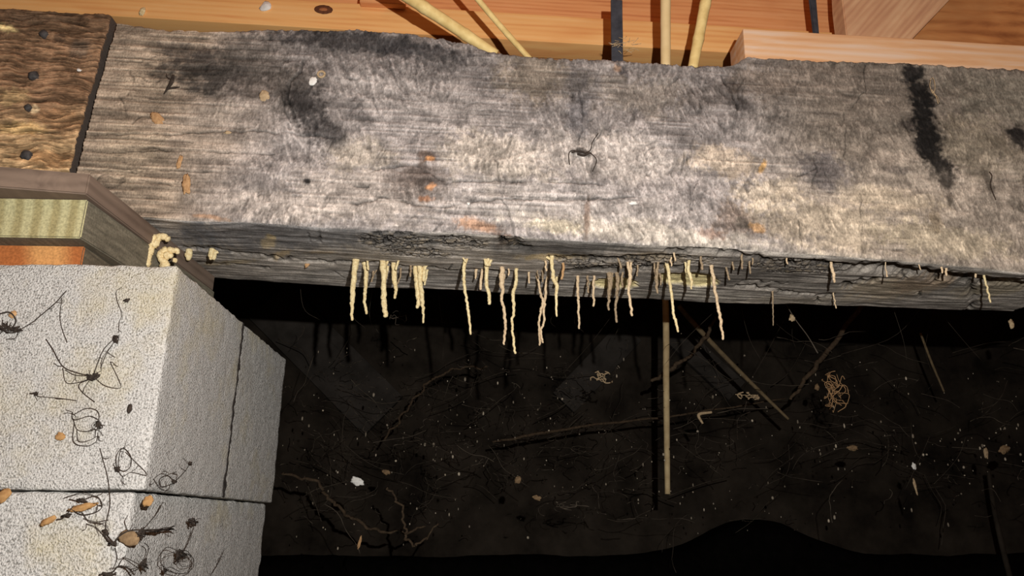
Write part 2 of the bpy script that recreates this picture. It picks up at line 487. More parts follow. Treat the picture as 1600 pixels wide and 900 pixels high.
    big = fbm(U*9, SV*22, None, 4)
    # ---------------- cracks on the front; upright hairlines paint web and hair shadows
    fp = lambda L: [on_v(x, y, 0) for x, y in L]
    bp = lambda L: [on_w(x, y, 0) for x, y in L]
    px = S
    fcr = [(fp([(128, 210), (260, 211), (400, 205), (520, 214)]), 1.6*px, .002),
           (fp([(118, 262), (240, 266), (330, 268)]), 1.2*px, .0012),
           (fp([(150, 238), (300, 236), (430, 240)]), 1.1*px, .001),
           (fp([(580, 267), (620, 259), (650, 258), (698, 286), (760, 282), (850, 284), (940, 288)]), 1.7*px, .002),
           (fp([(555, 320), (600, 308), (660, 322), (700, 324), (750, 313), (850, 311), (980, 309), (1030, 306)]), 1.8*px, .002),
           (fp([(553, 291), (575, 293)]), 2*px, .002), (fp([(545, 320), (565, 321)]), 1.6*px, .002),
           (fp([(776, 252), (784, 300), (798, 345), (806, 368)]), 1.2*px, .0015),
           (fp([(478, 92), (468, 112), (452, 130), (449, 152), (462, 182)]), 2.4*px, .003), (fp([(438, 140), (444, 175), (456, 192)]), 1.4*px, .002),
           (fp([(600, 72), (612, 110), (632, 150)]), 1.2*px, .0015), (fp([(575, 122), (585, 160), (592, 180)]), 1.2*px, .0015),
           (fp([(1354, 100), (1353, 140), (1333, 168)]), 1.1*px, .001), (fp([(1319, 175), (1322, 205), (1319, 245)]), 1.1*px, .001),
           (fp([(1272, 245), (1277, 262), (1270, 290)]), 1.3*px, .0015), (fp([(1280, 262), (1245, 276)]), 1.2*px, .001), (fp([(1288, 268), (1296, 284)]), 1.4*px, .0015),
           (fp([(1074, 246), (1082, 285), (1076, 332)]), 1.3*px, .0012), (fp([(1090, 278), (1078, 330)]), 1.1*px, .001),
           (fp([(905, 235), (925, 232), (918, 262)]), 1.6*px, .0012), (fp([(892, 240), (893, 256)]), 1.3*px, .001),
           (fp([(940, 205), (925, 232)]), 1.3*px, .001), (fp([(800, 308), (985, 309)]), 1.6*px, .001),
           (fp([(905, 142), (912, 180), (905, 225)]), 2.0*px, .0012), (fp([(890, 135), (895, 155)]), 2*px, .0015),
           (fp([(1128, 118), (1145, 150), (1152, 172)]), 2.0*px, .0015), (fp([(1412, 185), (1418, 205)]), 2*px, .001),
           (fp([(1245, 330), (1253, 388)]), 1.0*px, .0008), (fp([(1344, 300), (1348, 395)]), 0.9*px, .0006),
           (fp([(205, 110), (206, 130), (200, 150)]), 1.6*px, .001), (fp([(186, 150), (195, 165), (197, 185)]), 1.8*px, .001)]
    D1, M1 = crack_field(np.where(f, U, 99), W, fcr)
    bcr = [(bp([(285, 385), (340, 390), (430, 404), (520, 411), (560, 412), (660, 418), (760, 424), (800, 425)]), 1.6*px, .004),
           (bp([(300, 408), (340, 411), (420, 417)]), 1.2*px, .002),
           (bp([(520, 425), (537, 434)]), 1.0*px, .002), (bp([(700, 420), (708, 412)]), 1.4*px, .002), (bp([(480, 365), (484, 376)]), 1.6*px, .002), (bp([(498, 362), (498, 374)]), 2.2*px, .003),
           (bp([(1040, 392), (1085, 390), (1150, 394), (1200, 405), (1290, 409), (1360, 418)]), 2.6*px, .005),
           (bp([(1340, 413), (1400, 420), (1450, 424), (1500, 430), (1560, 436), (1720, 446)]), 6.0*px, .012),
           (bp([(1370, 416), (1440, 420)]), 5.5*px, .010), (bp([(1490, 428), (1525, 434)]), 6.5*px, .010),
           (bp([(1150, 446), (1210, 453), (1300, 463)]), 1.9*px, .005), (bp([(1276, 464), (1277, 474)]), 1.5*px, .004), (bp([(1160, 438), (1230, 444)]), 1.1*px, .002),
           (bp([(1516, 432), (1520, 455), (1517, 484)]), 2.6*px, .006), (bp([(1462, 424), (1463, 442)]), 2.4*px, .005), (bp([(1412, 423), (1413, 436)]), 1.4*px, .004),
           (bp([(1436, 456), (1437, 466)]), 1.3*px, .003), (bp([(1315, 443), (1335, 446)]), 3.0*px, .005), (bp([(1340, 437), (1365, 440)]), 3.2*px, .005),
           (bp([(780, 376), (795, 384), (808, 380)]), 3.0*px, .005), (bp([(800, 385), (830, 388)]), 2.5*px, .003),
           (bp([(858, 402), (930, 404), (1000, 400), (1060, 402)]), 2.2*px, .003), (bp([(880, 424), (1000, 418), (1070, 416)]), 2.4*px, .003)]
    D2, M2 = crack_field(np.where(g, U, 99), Vv*VK, [([(a_, b_*VK) for a_, b_ in L_], h_, d_) for L_, h_, d_ in bcr])
    # insect-carved patches on the underside
    car = np.zeros_like(U)
    for (x, y, rx, ry) in [(620, 378, 70, 14), (720, 382, 50, 10), (650, 396, 80, 7), (960, 412, 110, 12), (900, 408, 45, 8), (1060, 405, 70, 8), (1250, 415, 90, 14), (800, 380, 25, 9)]:
        cu, cv = on_w(x, y, 0); cu2, cv2 = on_w(x, y+ry, 0)
        rr = ((U-cu)/(rx*S))**2 + ((Vv-cv)/max(cv2-cv, 1e-3))**2
        car = np.maximum(car, np.where(g, 1-smooth(0.5, 1.2, rr+(blot-0.5)), 0))
    wig = np.abs(fbm(U*190+fbm(U*160, Vv*160)*4, Vv*210, None, 2)-0.5)*2
    carve = car*(1-smooth(0.05, 0.28, wig))
    # yellow eaten-out strip
    def strip(x, y, rx, ry):
        cu, cv = on_w(x, y, 0); _, c2 = on_w(x, y+ry, 0)
        return np.where(g, 1-smooth(0.6, 1.15, ((U-cu)/(rx*S))**2+((Vv-cv)/(c2-cv))**2+(blot-0.5)*0.8), 0)
    ys = np.maximum(strip(1070, 436, 62, 9), np.maximum(strip(960, 443, 50, 9), strip(1095, 442, 38, 8)))
    disp = np.where(f, (ff-0.5)*0.0034*soft + (big-0.5)*0.006 - chk*0.0009 + fleck*0.0004, 0)
    gb = fbm(U*16, (Vv+(fbm(U*9, Vv*20, None, 2)-0.5)*0.02)*230, None, 5, 0.6)
    disp = np.where(g, (gb-0.5)*0.0022 + (big-0.5)*0.005 - carve*0.003 - ys*0.004, disp)
    disp = disp - D1 - D2
    # dip of the knot
    Vv2 = Vv + NV*disp; W2 = W + NW*disp
    endn = (1-smooth(0, 0.004, U-uL))
    P = np.stack([U, Vv2, W2], -1)
    # ---------------- colour
    C = np.empty(U.shape+(3,))
    cL, cM, cR = lin((164, 147, 128)), lin((160, 152, 147)), lin((162, 150, 136))
    C[:] = left[..., None]*cL + mid[..., None]*((1-right)[..., None]*cM + right[..., None]*cR)
    up = f*smooth(0.11, 0.16, W + (fbm(U*30, W*30)-0.5)*0.06)          # greyer upper half
    C = C*(1-(0.30*up*mid)[..., None])
    up2 = f*right*smooth(0.10, 0.14, W + (fbm(U*25+8, W*30)-0.5)*0.05)
    C = C*(1-(0.22*up2)[..., None])
    FR = [ # light areas first
        (780, 250, 100, 48, 4, (190, 178, 162), .65), (960, 245, 170, 42, 3, (190, 180, 170), .65), (900, 330, 260, 40, 4, (190, 181, 173), .65),
        (560, 300, 120, 50, 4, (190, 178, 166), .6), (420, 320, 120, 26, 3, (194, 182, 170), .6), (560, 240, 60, 30, 0, (188, 175, 152), .4),
        (1010, 365, 230, 22, 4, (196, 186, 170), .65), (1300, 350, 150, 42, 4, (200, 184, 160), .7), (1480, 375, 130, 28, 4, (188, 174, 148), .6),
        (1130, 250, 60, 30, 0, (204, 184, 158), .6), (1200, 300, 60, 30, 0, (200, 184, 160), .6), (870, 355, 45, 12, 5, (210, 197, 170), .7),
        (600, 140, 90, 40, 20, (176, 168, 162), .55), (700, 170, 90, 50, 0, (164, 156, 150), .5), (220, 120, 40, 40, 0, (180, 162, 140), .5), (190, 240, 60, 60, 0, (182, 164, 140), .5),
        (330, 180, 60, 22, -10, (176, 164, 150), .5), (1390, 310, 90, 22, 4, (214, 196, 168), .5),
        # dark weathering
        (330, 108, 100, 42, 3, (62, 59, 56), .88), (290, 78, 60, 18, 5, (92, 84, 78), .6), (400, 90, 70, 40, 0, (92, 86, 80), .75), (455, 140, 50, 55, 15, (84, 78, 72), .75),
        (560, 66, 165, 22, 2, (56, 54, 54), .88), (660, 82, 90, 20, 4, (62, 60, 60), .8), (480, 165, 42, 48, -20, (56, 53, 52), .88), (510, 205, 42, 26, 15, (66, 63, 62), .82),
        (395, 140, 50, 20, 0, (88, 80, 74), .6), (560, 180, 26, 12, 10, (96, 92, 90), .6), (690, 105, 40, 14, 0, (84, 80, 78), .6),
        (840, 120, 70, 50, 0, (126, 114, 98), .7), (900, 130, 20, 20, 0, (92, 88, 86), .7), (905, 180, 20, 46, 0, (96, 94, 96), .65), (820, 200, 60, 20, 0, (150, 142, 136), .5),
        (976, 115, 9, 18, -8, (66, 62, 62), .85), (965, 108, 8, 8, 0, (176, 140, 110), .6), (1000, 150, 90, 40, 4, (132, 122, 110), .6),
        (1100, 150, 60, 25, 0, (108, 100, 94), .6), (1155, 165, 22, 14, 10, (70, 66, 64), .8), (1140, 135, 16, 22, -20, (84, 76, 70), .7), (1190, 130, 60, 40, 0, (122, 110, 98), .6),
        (1300, 130, 120, 40, 3, (120, 110, 100), .7), (1290, 180, 40, 6, 0, (86, 80, 74), .6), (1560, 150, 90, 60, 0, (116, 110, 98), .7), (1530, 230, 70, 60, 0, (134, 124, 106), .6),
        (908, 238, 18, 8, 5, (58, 54, 50), .85), (930, 262, 10, 30, 12, (120, 112, 106), .6), (917, 340, 5, 40, 2, (132, 108, 92), .7), (870, 240, 8, 10, 0, (104, 98, 92), .6),
        (655, 288, 52, 36, 0, (118, 107, 100), .75), (655, 280, 26, 22, 0, (76, 66, 60), .7), (668, 245, 18, 13, 0, (104, 86, 74), .8), (671, 249, 9, 5, -10, (206, 150, 100), .9), (673, 292, 8, 6, -30, (198, 146, 104), .85), (664, 310, 14, 5, 0, (168, 118, 84), .7),
        (1285, 262, 58, 34, 4, (112, 106, 104), .85), (1285, 262, 22, 14, 0, (92, 86, 84), .6), (1400, 265, 30, 8, 8, (98, 90, 84), .7), (1370, 250, 40, 14, 0, (140, 128, 116), .6),
        (1148, 345, 40, 36, 0, (118, 102, 90), .75), (1110, 365, 26, 8, 10, (120, 90, 76), .6), (1160, 350, 12, 12, 0, (90, 84, 76), .7), (1182, 356, 12, 10, 0, (206, 162, 110), .7), (1192, 258, 5, 16, 25, (212, 168, 104), .8),
        (745, 352, 36, 12, 8, (168, 122, 84), .65), (790, 372, 20, 8, 0, (120, 84, 58), .7), (480, 283, 7, 6, 0, (40, 38, 38), .95), (503, 238, 4, 10, 0, (84, 80, 76), .7),
        (330, 340, 30, 4, 8, (170, 128, 92), .6), (1460, 345, 12, 22, 0, (132, 116, 92), .6),
        # black streak
        (1428, 112, 20, 24, 0, (34, 32, 31), .95), (1440, 140, 26, 40, -8, (26, 25, 24), .98), (1447, 180, 27, 40, -6, (24, 23, 22), .98), (1455, 220, 28, 45, -6, (24, 23, 22), .98), (1466, 250, 24, 40, -8, (34, 32, 30), .95), (1478, 285, 12, 22, -8, (52, 48, 44), .85), (1418, 195, 16, 8, 20, (62, 56, 52), .8), (1412, 125, 14, 6, 10, (60, 56, 52), .7), (1484, 310, 6, 14, 0, (70, 62, 54), .7),
        (1594, 215, 22, 26, 20, (30, 28, 27), .95), (1545, 282, 8, 24, -8, (92, 84, 74), .8), (1590, 320, 20, 14, 20, (86, 80, 72), .7)]
    fi = np.where(f); Uf, Wf = U[fi], W[fi]
    C[fi] = stains(Uf, Wf, C[fi], FR, lambda x, y: on_v(x, y, 0))
    val = np.where(f, np.exp((ff-0.49)*2.0*(1-0.35*right) + (blot-0.5)*1.6)*0.94, 1.0)*(1+0.5*fleck)
    streak = smooth(0.55, 0.8, fbm(U*22, W*520+5, None, 3))*left + smooth(0.58, 0.8, saw)*mid*0.6*soft
    val = val*(1-0.35*np.where(f, streak, 0))*(1-0.6*chk)
    C = C*np.clip(val, 0.15, 1.7)[..., None]
    # underside
    cb = lin((160, 152, 142))
    nbv = np.clip(np.exp((gb-0.46)*2.4+(blot-0.5)*1.2), 0.25, 1.7)
    gi = np.where(g)
    CB = np.empty((len(gi[0]), 3)); CB[:] = cb
    UN = [(440, 370, 190, 18, 3, (104, 104, 106), .7), (320, 370, 30, 30, 0, (100, 102, 106), .5), (640, 375, 120, 12, 3, (104, 102, 100), .5), (880, 385, 120, 12, 3, (92, 90, 88), .7),
          (480, 432, 160, 8, 4, (168, 162, 154), .6), (700, 444, 300, 10, 3, (176, 170, 162), .7), (1000, 460, 220, 9, 2, (186, 178, 164), .7), (1250, 470, 160, 7, 2, (186, 174, 156), .6), (1200, 425, 120, 18, 2, (104, 98, 92), .6), (1400, 450, 90, 18, 3, (178, 160, 132), .6), (1450, 440, 60, 14, 0, (146, 122, 98), .5),
          (1560, 450, 60, 16, 3, (160, 146, 118), .6), (420, 382, 16, 5, 12, (196, 176, 140), .8), (440, 400, 22, 4, 14, (196, 172, 132), .7), (500, 396, 30, 3, 4, (180, 160, 130), .6), (423, 372, 8, 3, 0, (180, 160, 120), .8), (790, 378, 16, 7, 8, (70, 56, 44), .7), (360, 410, 60, 3, 6, (170, 150, 110), .5), (860, 402, 60, 4, 2, (190, 166, 118), .6), (1020, 400, 50, 5, 0, (170, 150, 116), .5)]
    CB = stains(U[gi], Vv[gi]*VK, CB, UN, lambda x, y: (on_w(x, y, 0)[0], on_w(x, y, 0)[1]*VK), 3.0)
    CB = CB*nbv[gi][:, None]
    rim = car[gi]*smooth(0.3, 0.8, wig[gi])
    CB = CB*(1-0.35*car[gi][:, None]) + lin((176, 156, 124))*(0.55*rim)[:, None]
    CB = CB*(1-0.75*carve[gi][:, None])
    y_ = ys[gi][:, None]
    CB = CB*(1-y_) + lin((250, 232, 172))*y_*np.clip(0.35+1.3*fbm(U[gi]*90, Vv[gi]*160, None, 3), 0.4, 1.1)[:, None]
    C[gi] = CB
    rest = ~(f | g)
    C[rest] = lin((120, 110, 100))
    C = C*(1-np.maximum(0.62*M1, 0.8*M2)[..., None])        # dirt packed in the checks
    # ---------------- mesh
    V = P.reshape(-1, 3)
    i, j = np.meshgrid(np.arange(Nu-1), np.arange(ns), indexing='ij'); k = (j+1) % ns
    Q = np.stack([i*ns+j, (i)*ns+k, (i+1)*ns+k, (i+1)*ns+j], -1).reshape(-1, 4)[:, ::-1]
    # end caps: fan
    caps = []
    for i0, fl in ((0, False), (Nu-1, True)):
        cidx = len(V); V = np.concatenate([V, P[i0].mean(0)[None]])
        ring = np.arange(ns)+i0*ns
        q = np.stack([ring, np.roll(ring, -1), np.full(ns, cidx), np.full(ns, cidx)], -1)
        caps.append(q if not fl else q[:, [1, 0, 2, 3]])
    Cc = np.concatenate([C.reshape(-1, 3), np.tile(lin((110, 100, 90)), (2, 1))])
    me = bpy.data.meshes.new('timber_beam')
    tri = np.concatenate(caps)[:, :3]
    nv = len(V); me.vertices.add(nv); me.vertices.foreach_set('co', V.astype(np.float32).ravel())
    me.loops.add(Q.size+tri.size); me.loops.foreach_set('vertex_index', np.concatenate([Q.ravel(), tri.ravel()]).astype(np.int32))
    me.polygons.add(len(Q)+len(tri))
    me.polygons.foreach_set('loop_start', np.concatenate([np.arange(0, Q.size, 4), Q.size+np.arange(0, tri.size, 3)]).astype(np.int32))
    me.update(calc_edges=True)
    vcol(me, Cc)
    o = finish('timber_beam', me, M['beam']); o.matrix_world = BEAM_M
    return o
beam = build_beam()
tag(beam, 'long grey weathered timber beam crossing the whole view, stained and cracked', 'beam')

def build_left_beam():
    ua, wa = on_v(180, 35, 0); ub, wb = on_v(115, 270, 0); sl = (ua-ub)/(wa-wb)
    u0 = -0.42
    Nu, Nw = 330, 330
    w_ = np.linspace(0.001, BH+0.004, Nw)
    end = ub + (w_-wb)*sl - 0.0065 + 0.002*(fbm(w_*60, w_*0+2)-0.5)
    t = np.linspace(0, 1, Nu)[:, None]
    U = u0*(1-t)+end*t; W = np.broadcast_to(w_, U.shape)
    gr = fbm(U*42, (W+(fbm(U*25, W*25, None, 2)-0.5)*0.02)*360, None, 5, 0.65); big = fbm(U*20, W*40, None, 3); pit = fbm(U*120+4, W*260, None, 3)
    Vd = -0.001 + (0.5-gr)*0.009 + (0.5-big)*0.006
    ed = np.minimum(1, np.minimum((end-U)/0.0015, 1)); Vd = Vd + (1-np.clip(ed, 0, 1))*0.002
    P = np.stack([U, Vd, W], -1).reshape(-1, 3)
    C = np.empty(U.shape+(3,)); C[:] = lin((126, 98, 74))
    lo_ = 1-smooth(0.05, 0.15, W+(big-0.5)*0.08)
    C = C*(1-lo_[..., None])+lin((166, 138, 102))*lo_[..., None]
    hi_ = smooth(0.2, 0.24, W+(big-0.5)*0.06); C = C*(1-0.5*hi_[..., None])
    it = [(10, 45, 20, 8, 5, (206, 184, 130), .8), (130, 75, 22, 20, 10, (100, 88, 76), .6), (95, 60, 10, 10, 0, (50, 40, 32), .7), (60, 30, 60, 10, 0, (90, 72, 56), .7), (100, 190, 50, 20, 5, (128, 92, 62), .5), (20, 150, 30, 16, 0, (186, 158, 112), .5), (80, 250, 60, 14, 3, (150, 110, 72), .6), (30, 200, 40, 12, 0, (190, 160, 106), .5), (55, 172, 8, 7, 0, (214, 190, 150), .8)]
    C2 = stains(U.ravel(), W.ravel(), C.reshape(-1, 3), it, lambda x, y: on_v(x, y, 0), 9.0)
    C2 = C2*np.clip(np.exp((gr.ravel()-0.46)*4.2), .12, 2.0)[:, None]*np.clip(0.45+1.1*pit.ravel(), .4, 1.4)[:, None]
    i, j = np.meshgrid(np.arange(Nu-1), np.arange(Nw-1), indexing='ij')
    Q = np.stack([i*Nw+j, (i+1)*Nw+j, (i+1)*Nw+j+1, i*Nw+j+1], -1).reshape(-1, 4)
    # solid body behind the face
    n = len(P); bt, bb = [], []
    V = [P]
    bord = list(range(0, Nw)) + [k*Nw+Nw-1 for k in range(1, Nu)] + [(Nu-1)*Nw+k for k in range(Nw-2, -1, -1)] + [k*Nw for k in range(Nu-2, 0, -1)]
    back = P[bord].copy(); back[:, 1] = BT
    m = len(bord); lip = P[bord].copy(); lip[:, 1] += 0.0012; back = np.concatenate([lip, back]); V = np.concatenate([P, back])
    side = np.array([[bord[k], n+k, n+(k+1) % m, bord[(k+1) % m]] for k in range(m)] + [[n+k, n+m+k, n+m+(k+1) % m, n+(k+1) % m] for k in range(m)])[:, ::-1]
    me = bpy.data.meshes.new('timber_beam')
    Qa = np.concatenate([Q, side])
    tot = Qa.size+m
    me.vertices.add(len(V)); me.vertices.foreach_set('co', V.astype(np.float32).ravel())
    me.loops.add(tot); me.loops.foreach_set('vertex_index', np.concatenate([Qa.ravel(), n+m+np.arange(m)]).astype(np.int32))
    me.polygons.add(len(Qa)+1); me.polygons.foreach_set('loop_start', np.concatenate([np.arange(0, Qa.size, 4), [Qa.size]]).astype(np.int32))
    me.update(calc_edges=True)
    vcol(me, np.concatenate([C2, np.tile(lin((86, 77, 70)), (2*m, 1))]))
    o = finish('timber_beam', me, M['beam_brown']); o.matrix_world = BEAM_M
    tag(o, 'rotted brown timber beam end with four nail heads above the shims', 'beam')
    for (x, y, r) in [(70, 55, 7.5), (54, 120, 8.5), (46, 170, 6), (43, 244, 9)]:
        cu, cw = on_v(x, y, 0)
        ring = []; Fc = []
        for q, (rr, dv) in enumerate(((r*S, 0.004), (r*S, -0.0035), (r*S*0.7, -0.005), (r*S*0.2, -0.0054))):
            for a in range(12):
                k = rr*(1+0.10*math.sin(a*2.1+x))
                ring.append((cu+k*math.cos(a*math.pi/6), dv, cw+k*math.sin(a*math.pi/6)))
        for q in range(3):
            for a in range(12): Fc.append((q*12+a, q*12+(a+1) % 12, (q+1)*12+(a+1) % 12, (q+1)*12+a))
        Fc.append(tuple(range(36, 48))); Fc.append(tuple(range(12))[::-1])
        nh = finish('nail_head', pyd('nail_head', ring, Fc), M['nail'], o)
        nh['label'] = 'dark round nail head'
    return o
build_left_beam()

# ------------------------------------------------------------------ block pier
PX0, PY0, PZ0, BL = -0.2736, 0.6297, 0.2194, 0.194
pier = empty('block_pier', (PX0-0.195, PY0+0.195, FLOOR))
tag(pier, 'grey concrete block pier standing under the left end of the beam', 'pier')
pinv = Matrix.Translation(-Vector(pier.location))
def block(lo_, hi_, seed, step=0.004, r=0.003, dx=0):
    V, Q = round_box(lo_, hi_, r, step, 0.0010, 90, 0.0014, 90, seed)
    V = V - np.array(pier.location)
    o = finish('concrete_block', mesh_np('concrete_block', V, Q), M['concrete'], pier)
    return o
W2 = 0.392
block((PX0-W2, PY0, PZ0-BL), (PX0, PY0+0.1940, PZ0), 1.0, 0.0035, 0.0022)
block((PX0-W2, PY0+0.1962, PZ0-BL), (PX0-0.0008, PY0+0.390, PZ0-0.001), 2.0, 0.004, 0.0015)
z1 = PZ0-BL-0.0014
block((PX0-0.196, PY0+0.002, z1-BL), (PX0-0.0085, PY0+0.392, z1), 3.0, 0.0035)
block((PX0-W2, PY0+0.001, z1-BL), (PX0-0.1975, PY0+0.391, z1), 4.0, 0.012)
n_ = 120; tz = np.linspace(0, 1, n_)
path = np.stack([np.full(n_, PX0-0.0009)+0.0006*(fbm(tz*40, tz*0+5)-.5), PY0+0.1951+0.0045*(fbm(tz*26, tz*0, None, 4)-.5), PZ0-0.001-tz*(BL-0.002)], 1)
V, Fc = tube_geo(path, 0.0013+0.0022*np.clip(fbm(tz*30+7, tz*0+1, None, 3)-.35, 0, 1), 6, 0.3, 500)
jd = finish('joint_dirt', pyd('joint_dirt', V-np.array(pier.location), Fc), M['gap'], pier); jd['label'] = 'dark dirt packed in the upright joint'
z2 = z1-BL-0.0015
block((PX0-W2, PY0, FLOOR-0.01), (PX0-0.003, PY0+0.194, z2), 5.0, 0.014)
block((PX0-W2, PY0+0.1955, FLOOR-0.01), (PX0-0.003, PY0+0.390, z2), 6.0, 0.014)

# ------------------------------------------------------------------ shims between pier and beam
def prism(name, poly, z0, z1, mat, label, cat, bevel=0.0012):
    """plan outline (x, y) extruded z0..z1"""
    c = np.mean(np.array(poly), 0)
    bm = bmesh.new()
    vs = [bm.verts.new((p[0]-c[0], p[1]-c[1], 0)) for p in poly]
    fc = bm.faces.new(vs)
    ex = bmesh.ops.extrude_face_region(bm, geom=[fc])
    bmesh.ops.translate(bm, verts=[v for v in ex['geom'] if isinstance(v, bmesh.types.BMVert)], vec=(0, 0, z1-z0))
    bmesh.ops.recalc_face_normals(bm, faces=bm.faces)
    bmesh.ops.bevel(bm, geom=list(bm.edges), offset=bevel, segments=2, affect='EDGES')
    me = bpy.data.meshes.new(name); bm.to_mesh(me); bm.free()
    o = finish(name, me, mat, shade=False); o.location = (c[0], c[1], z0)
    tag(o, label, cat); return o
# end-grain look with growth rings for the green-tinted 2x4 and the orange strip
def mat_endgrain(name, c1, c2, cen, freq, side):
    m, t, b = nt(name, 0.85, 0.2)
    v = objvec(t)
    wv = node(t, 'ShaderNodeTexWave', wave_type='RINGS', rings_direction='Y')
    mp = node(t, 'ShaderNodeMapping'); mp.inputs['Location'].default_value = cen
    t.links.new(v, mp.inputs['Vector']); t.links.new(mp.outputs[0], wv.inputs['Vector'])
    wv.inputs['Scale'].default_value = freq; wv.inputs['Distortion'].default_value = 2.5; wv.inputs['Detail'].default_value = 3; wv.inputs['Detail Scale'].default_value = 0.5
    e = ramp(t, wv.outputs['Fac'], [(0.15, c1), (0.8, c2)])
    f = noise(t, objvec(t, (60, 8, 60)), 4.0, 4)
    fine = noise(t, v, 500, 2)
    sd = ramp(t, f, [(0.3, side[0]), (0.7, side[1])])
    g = node(t, 'ShaderNodeNewGeometry'); s = node(t, 'ShaderNodeSeparateXYZ')
    vt = node(t, 'ShaderNodeVectorTransform', vector_type='NORMAL', convert_from='WORLD', convert_to='OBJECT')
    t.links.new(g.outputs['True Normal'], vt.inputs[0]); t.links.new(vt.outputs[0], s.inputs[0])
    mk = maprange(t, s.outputs[1], -0.6, -0.8, 0, 1)
    c = mixc(t, mk, sd, e)
    c = mixc(t, 1.0, c, maprange(t, fine, 0.3, 0.7, 0.75, 1.2), 'MULTIPLY')
    t.links.new(c, b.inputs['Base Color']); bump(t, b, fine, 0.5, 0.0005)
    return m
M['green_end'] = mat_endgrain('greenish_end_grain', (164, 152, 108), (190, 182, 138), (0.24, 0, -0.012), 20, ((98, 92, 78), (132, 124, 106)))
M['orange_end'] = mat_endgrain('orange_end_grain', (176, 104, 56), (212, 152, 92), (0.12, 0, 0.05), 5, ((90, 80, 66), (124, 112, 92)))
def x_at(px, py, Y): return at_y(px, py, Y)[0]
yb = 0.895
prism('wood_shim', [(-0.60, 0.640), (-0.3635, 0.640), (-0.3635, yb), (-0.60, yb)], PZ0, 0.2405, M['orange_end'], 'thin orange end-grain shim lying directly on the concrete pier', 'shim')
prism('wood_shim', [(-0.60, 0.6195), (-0.3575, 0.620), (-0.338, yb), (-0.60, yb)], 0.2407, 0.2780, M['green_end'], 'thick greenish wood shim with curved growth rings, middle of stack', 'shim')
prism('wood_shim', [(-0.62, 0.566), (-0.3535, 0.609), (-0.340, yb), (-0.62, yb)], 0.2782, 0.2984, M['brown_board'], 'flat grey-brown wood shim, topmost of the stack under the beam', 'shim')

# ------------------------------------------------------------------ boards above the beam
def board(name, pu, v0, v1, pw, mat, label, cat, step=(0.03, 0.02, 0.02), amp=0.0006, r=0.0015):
    V, Q = round_box((pu[0], v0, pw[0]), (pu[1], v1, pw[1]), r, step, amp, 25)
    c = np.array([(pu[0]+pu[1])/2, v0, pw[0]])
    o = finish(name, mesh_np(name, V-c, Q), mat, shade=True)
    o.matrix_world = BEAM_M @ Matrix.Translation(Vector(c))
    tag(o, label, cat); return o
wl0 = on_v(820, 63, .17)[1]; wl1 = on_v(820, 21, .17)[1]
board('ledger_strip', (-0.75, 1.15), .17, .21, (wl0, wl1), M['pale_wood'], 'pale orange ledger strip nailed low on the joist behind the beam', 'board')
board('floor_joist', (-0.75, 1.2), .2105, .25, (wl0+0.004, wl1+0.20), M['orange_wood'], 'reddish orange floor joist above the ledger strip behind the beam', 'joist')
uc1, wc = on_v(633, 7, .158)
board('cleat_board', (uc1-0.065, uc1), .158, .1695, (wc, wc+0.08), M['orange_wood'], 'orange cleat board end at the top edge beside the thick leaning cane', 'board')
ub0, wb1 = on_v(1161, 44, .012)
board('nailer_strip', (ub0, 1.2), .012, .06, (BH-0.004, wb1), M['pink_wood'], 'greyish pink nailer strip lying on the beam top at right', 'board')
# diagonal board and its neighbours
def plate(name, pts, v0, v1, mat, label, cat):
    P = np.array([on_v(x, y, v0) for x, y in pts]); c = P.mean(0)
    bm = bmesh.new(); vs = [bm.verts.new((p[0]-c[0], 0, p[1]-c[1])) for p in P]
    fc = bm.faces.new(vs); ex = bmesh.ops.extrude_face_region(bm, geom=[fc])
    bmesh.ops.translate(bm, verts=[v for v in ex['geom'] if isinstance(v, bmesh.types.BMVert)], vec=(0, v1-v0, 0))
    bmesh.ops.recalc_face_normals(bm, faces=bm.faces)
    bmesh.ops.bevel(bm, geom=list(bm.edges), offset=0.0012, segments=2, affect='EDGES')
    me = bpy.data.meshes.new(name); bm.to_mesh(me); bm.free()
    o = finish(name, me, mat, shade=False); o.matrix_world = BEAM_M @ Matrix.Translation(Vector((c[0], v0, c[1])))
    tag(o, label, cat); return o
plate('brace_board', [(1310, -110), (1316, 0), (1324, 66), (1424, 74), (1426, 60), (1483, 0), (1585, -110)], .09, .12, M['ply'], 'pale brown brace board with slanted right edge above the nailer strip', 'board')
plate('blocking_board', [(1400, -110), (1400, 80), (1720, 100), (1720, -110)], .135, .165, M['dark_orange'], 'stained orange blocking board in the top right corner', 'board')
plate('metal_strap', [(1258, -90), (1265, 0), (1272, 58), (1281, 58), (1276, 0), (1270, -90)], .10, .104, M['strap'], 'thin grey metal strap between orange boards at top right', 'strap')

# ------------------------------------------------------------------ canes standing on the beam
def cane(name, pts, r0, r1, v, mat, label, nodes=(), seg=14):
    P = [uvw(on_v(x, y, vv)[0], vv, on_v(x, y, vv)[1]) for (x, y), vv in zip(pts, v)]
    n = 40; path = spline(P, n)
    rad = np.linspace(r0*S, r1*S, n)
    for t in nodes:
        rad = rad*(1+0.12*np.exp(-((np.linspace(0, 1, n)-t)/0.02)**2))
    V, Fc = tube_geo(path, rad, seg, 0.05, 90, r0)
    c = V.mean(0)
    o = finish(name, pyd(name, V-c, Fc), mat); o.location = c
    tag(o, label, 'cane'); return o
cane('tan_cane', [(560, -55), (640, -3), (700, 36), (775, 86)], 12.5, 10.5, (.0, .015, .025, .04), M['cane'], 'thick tan cane leaning steeply down onto the beam top', (.45, .8))
cane('tan_cane', [(705, -55), (745, -3), (790, 50), (828, 92)], 6, 5.5, (.0, .02, .03, .04), M['cane'], 'thin tan cane leaning beside the thick one on the beam', (.7,))
cane('tan_cane', [(1041, -60), (1040, 0), (1040, 106)], 10.2, 9.8, (.015, .025, .04), M['cane_b'], 'straight upright smooth tan cane standing on the beam top', ())
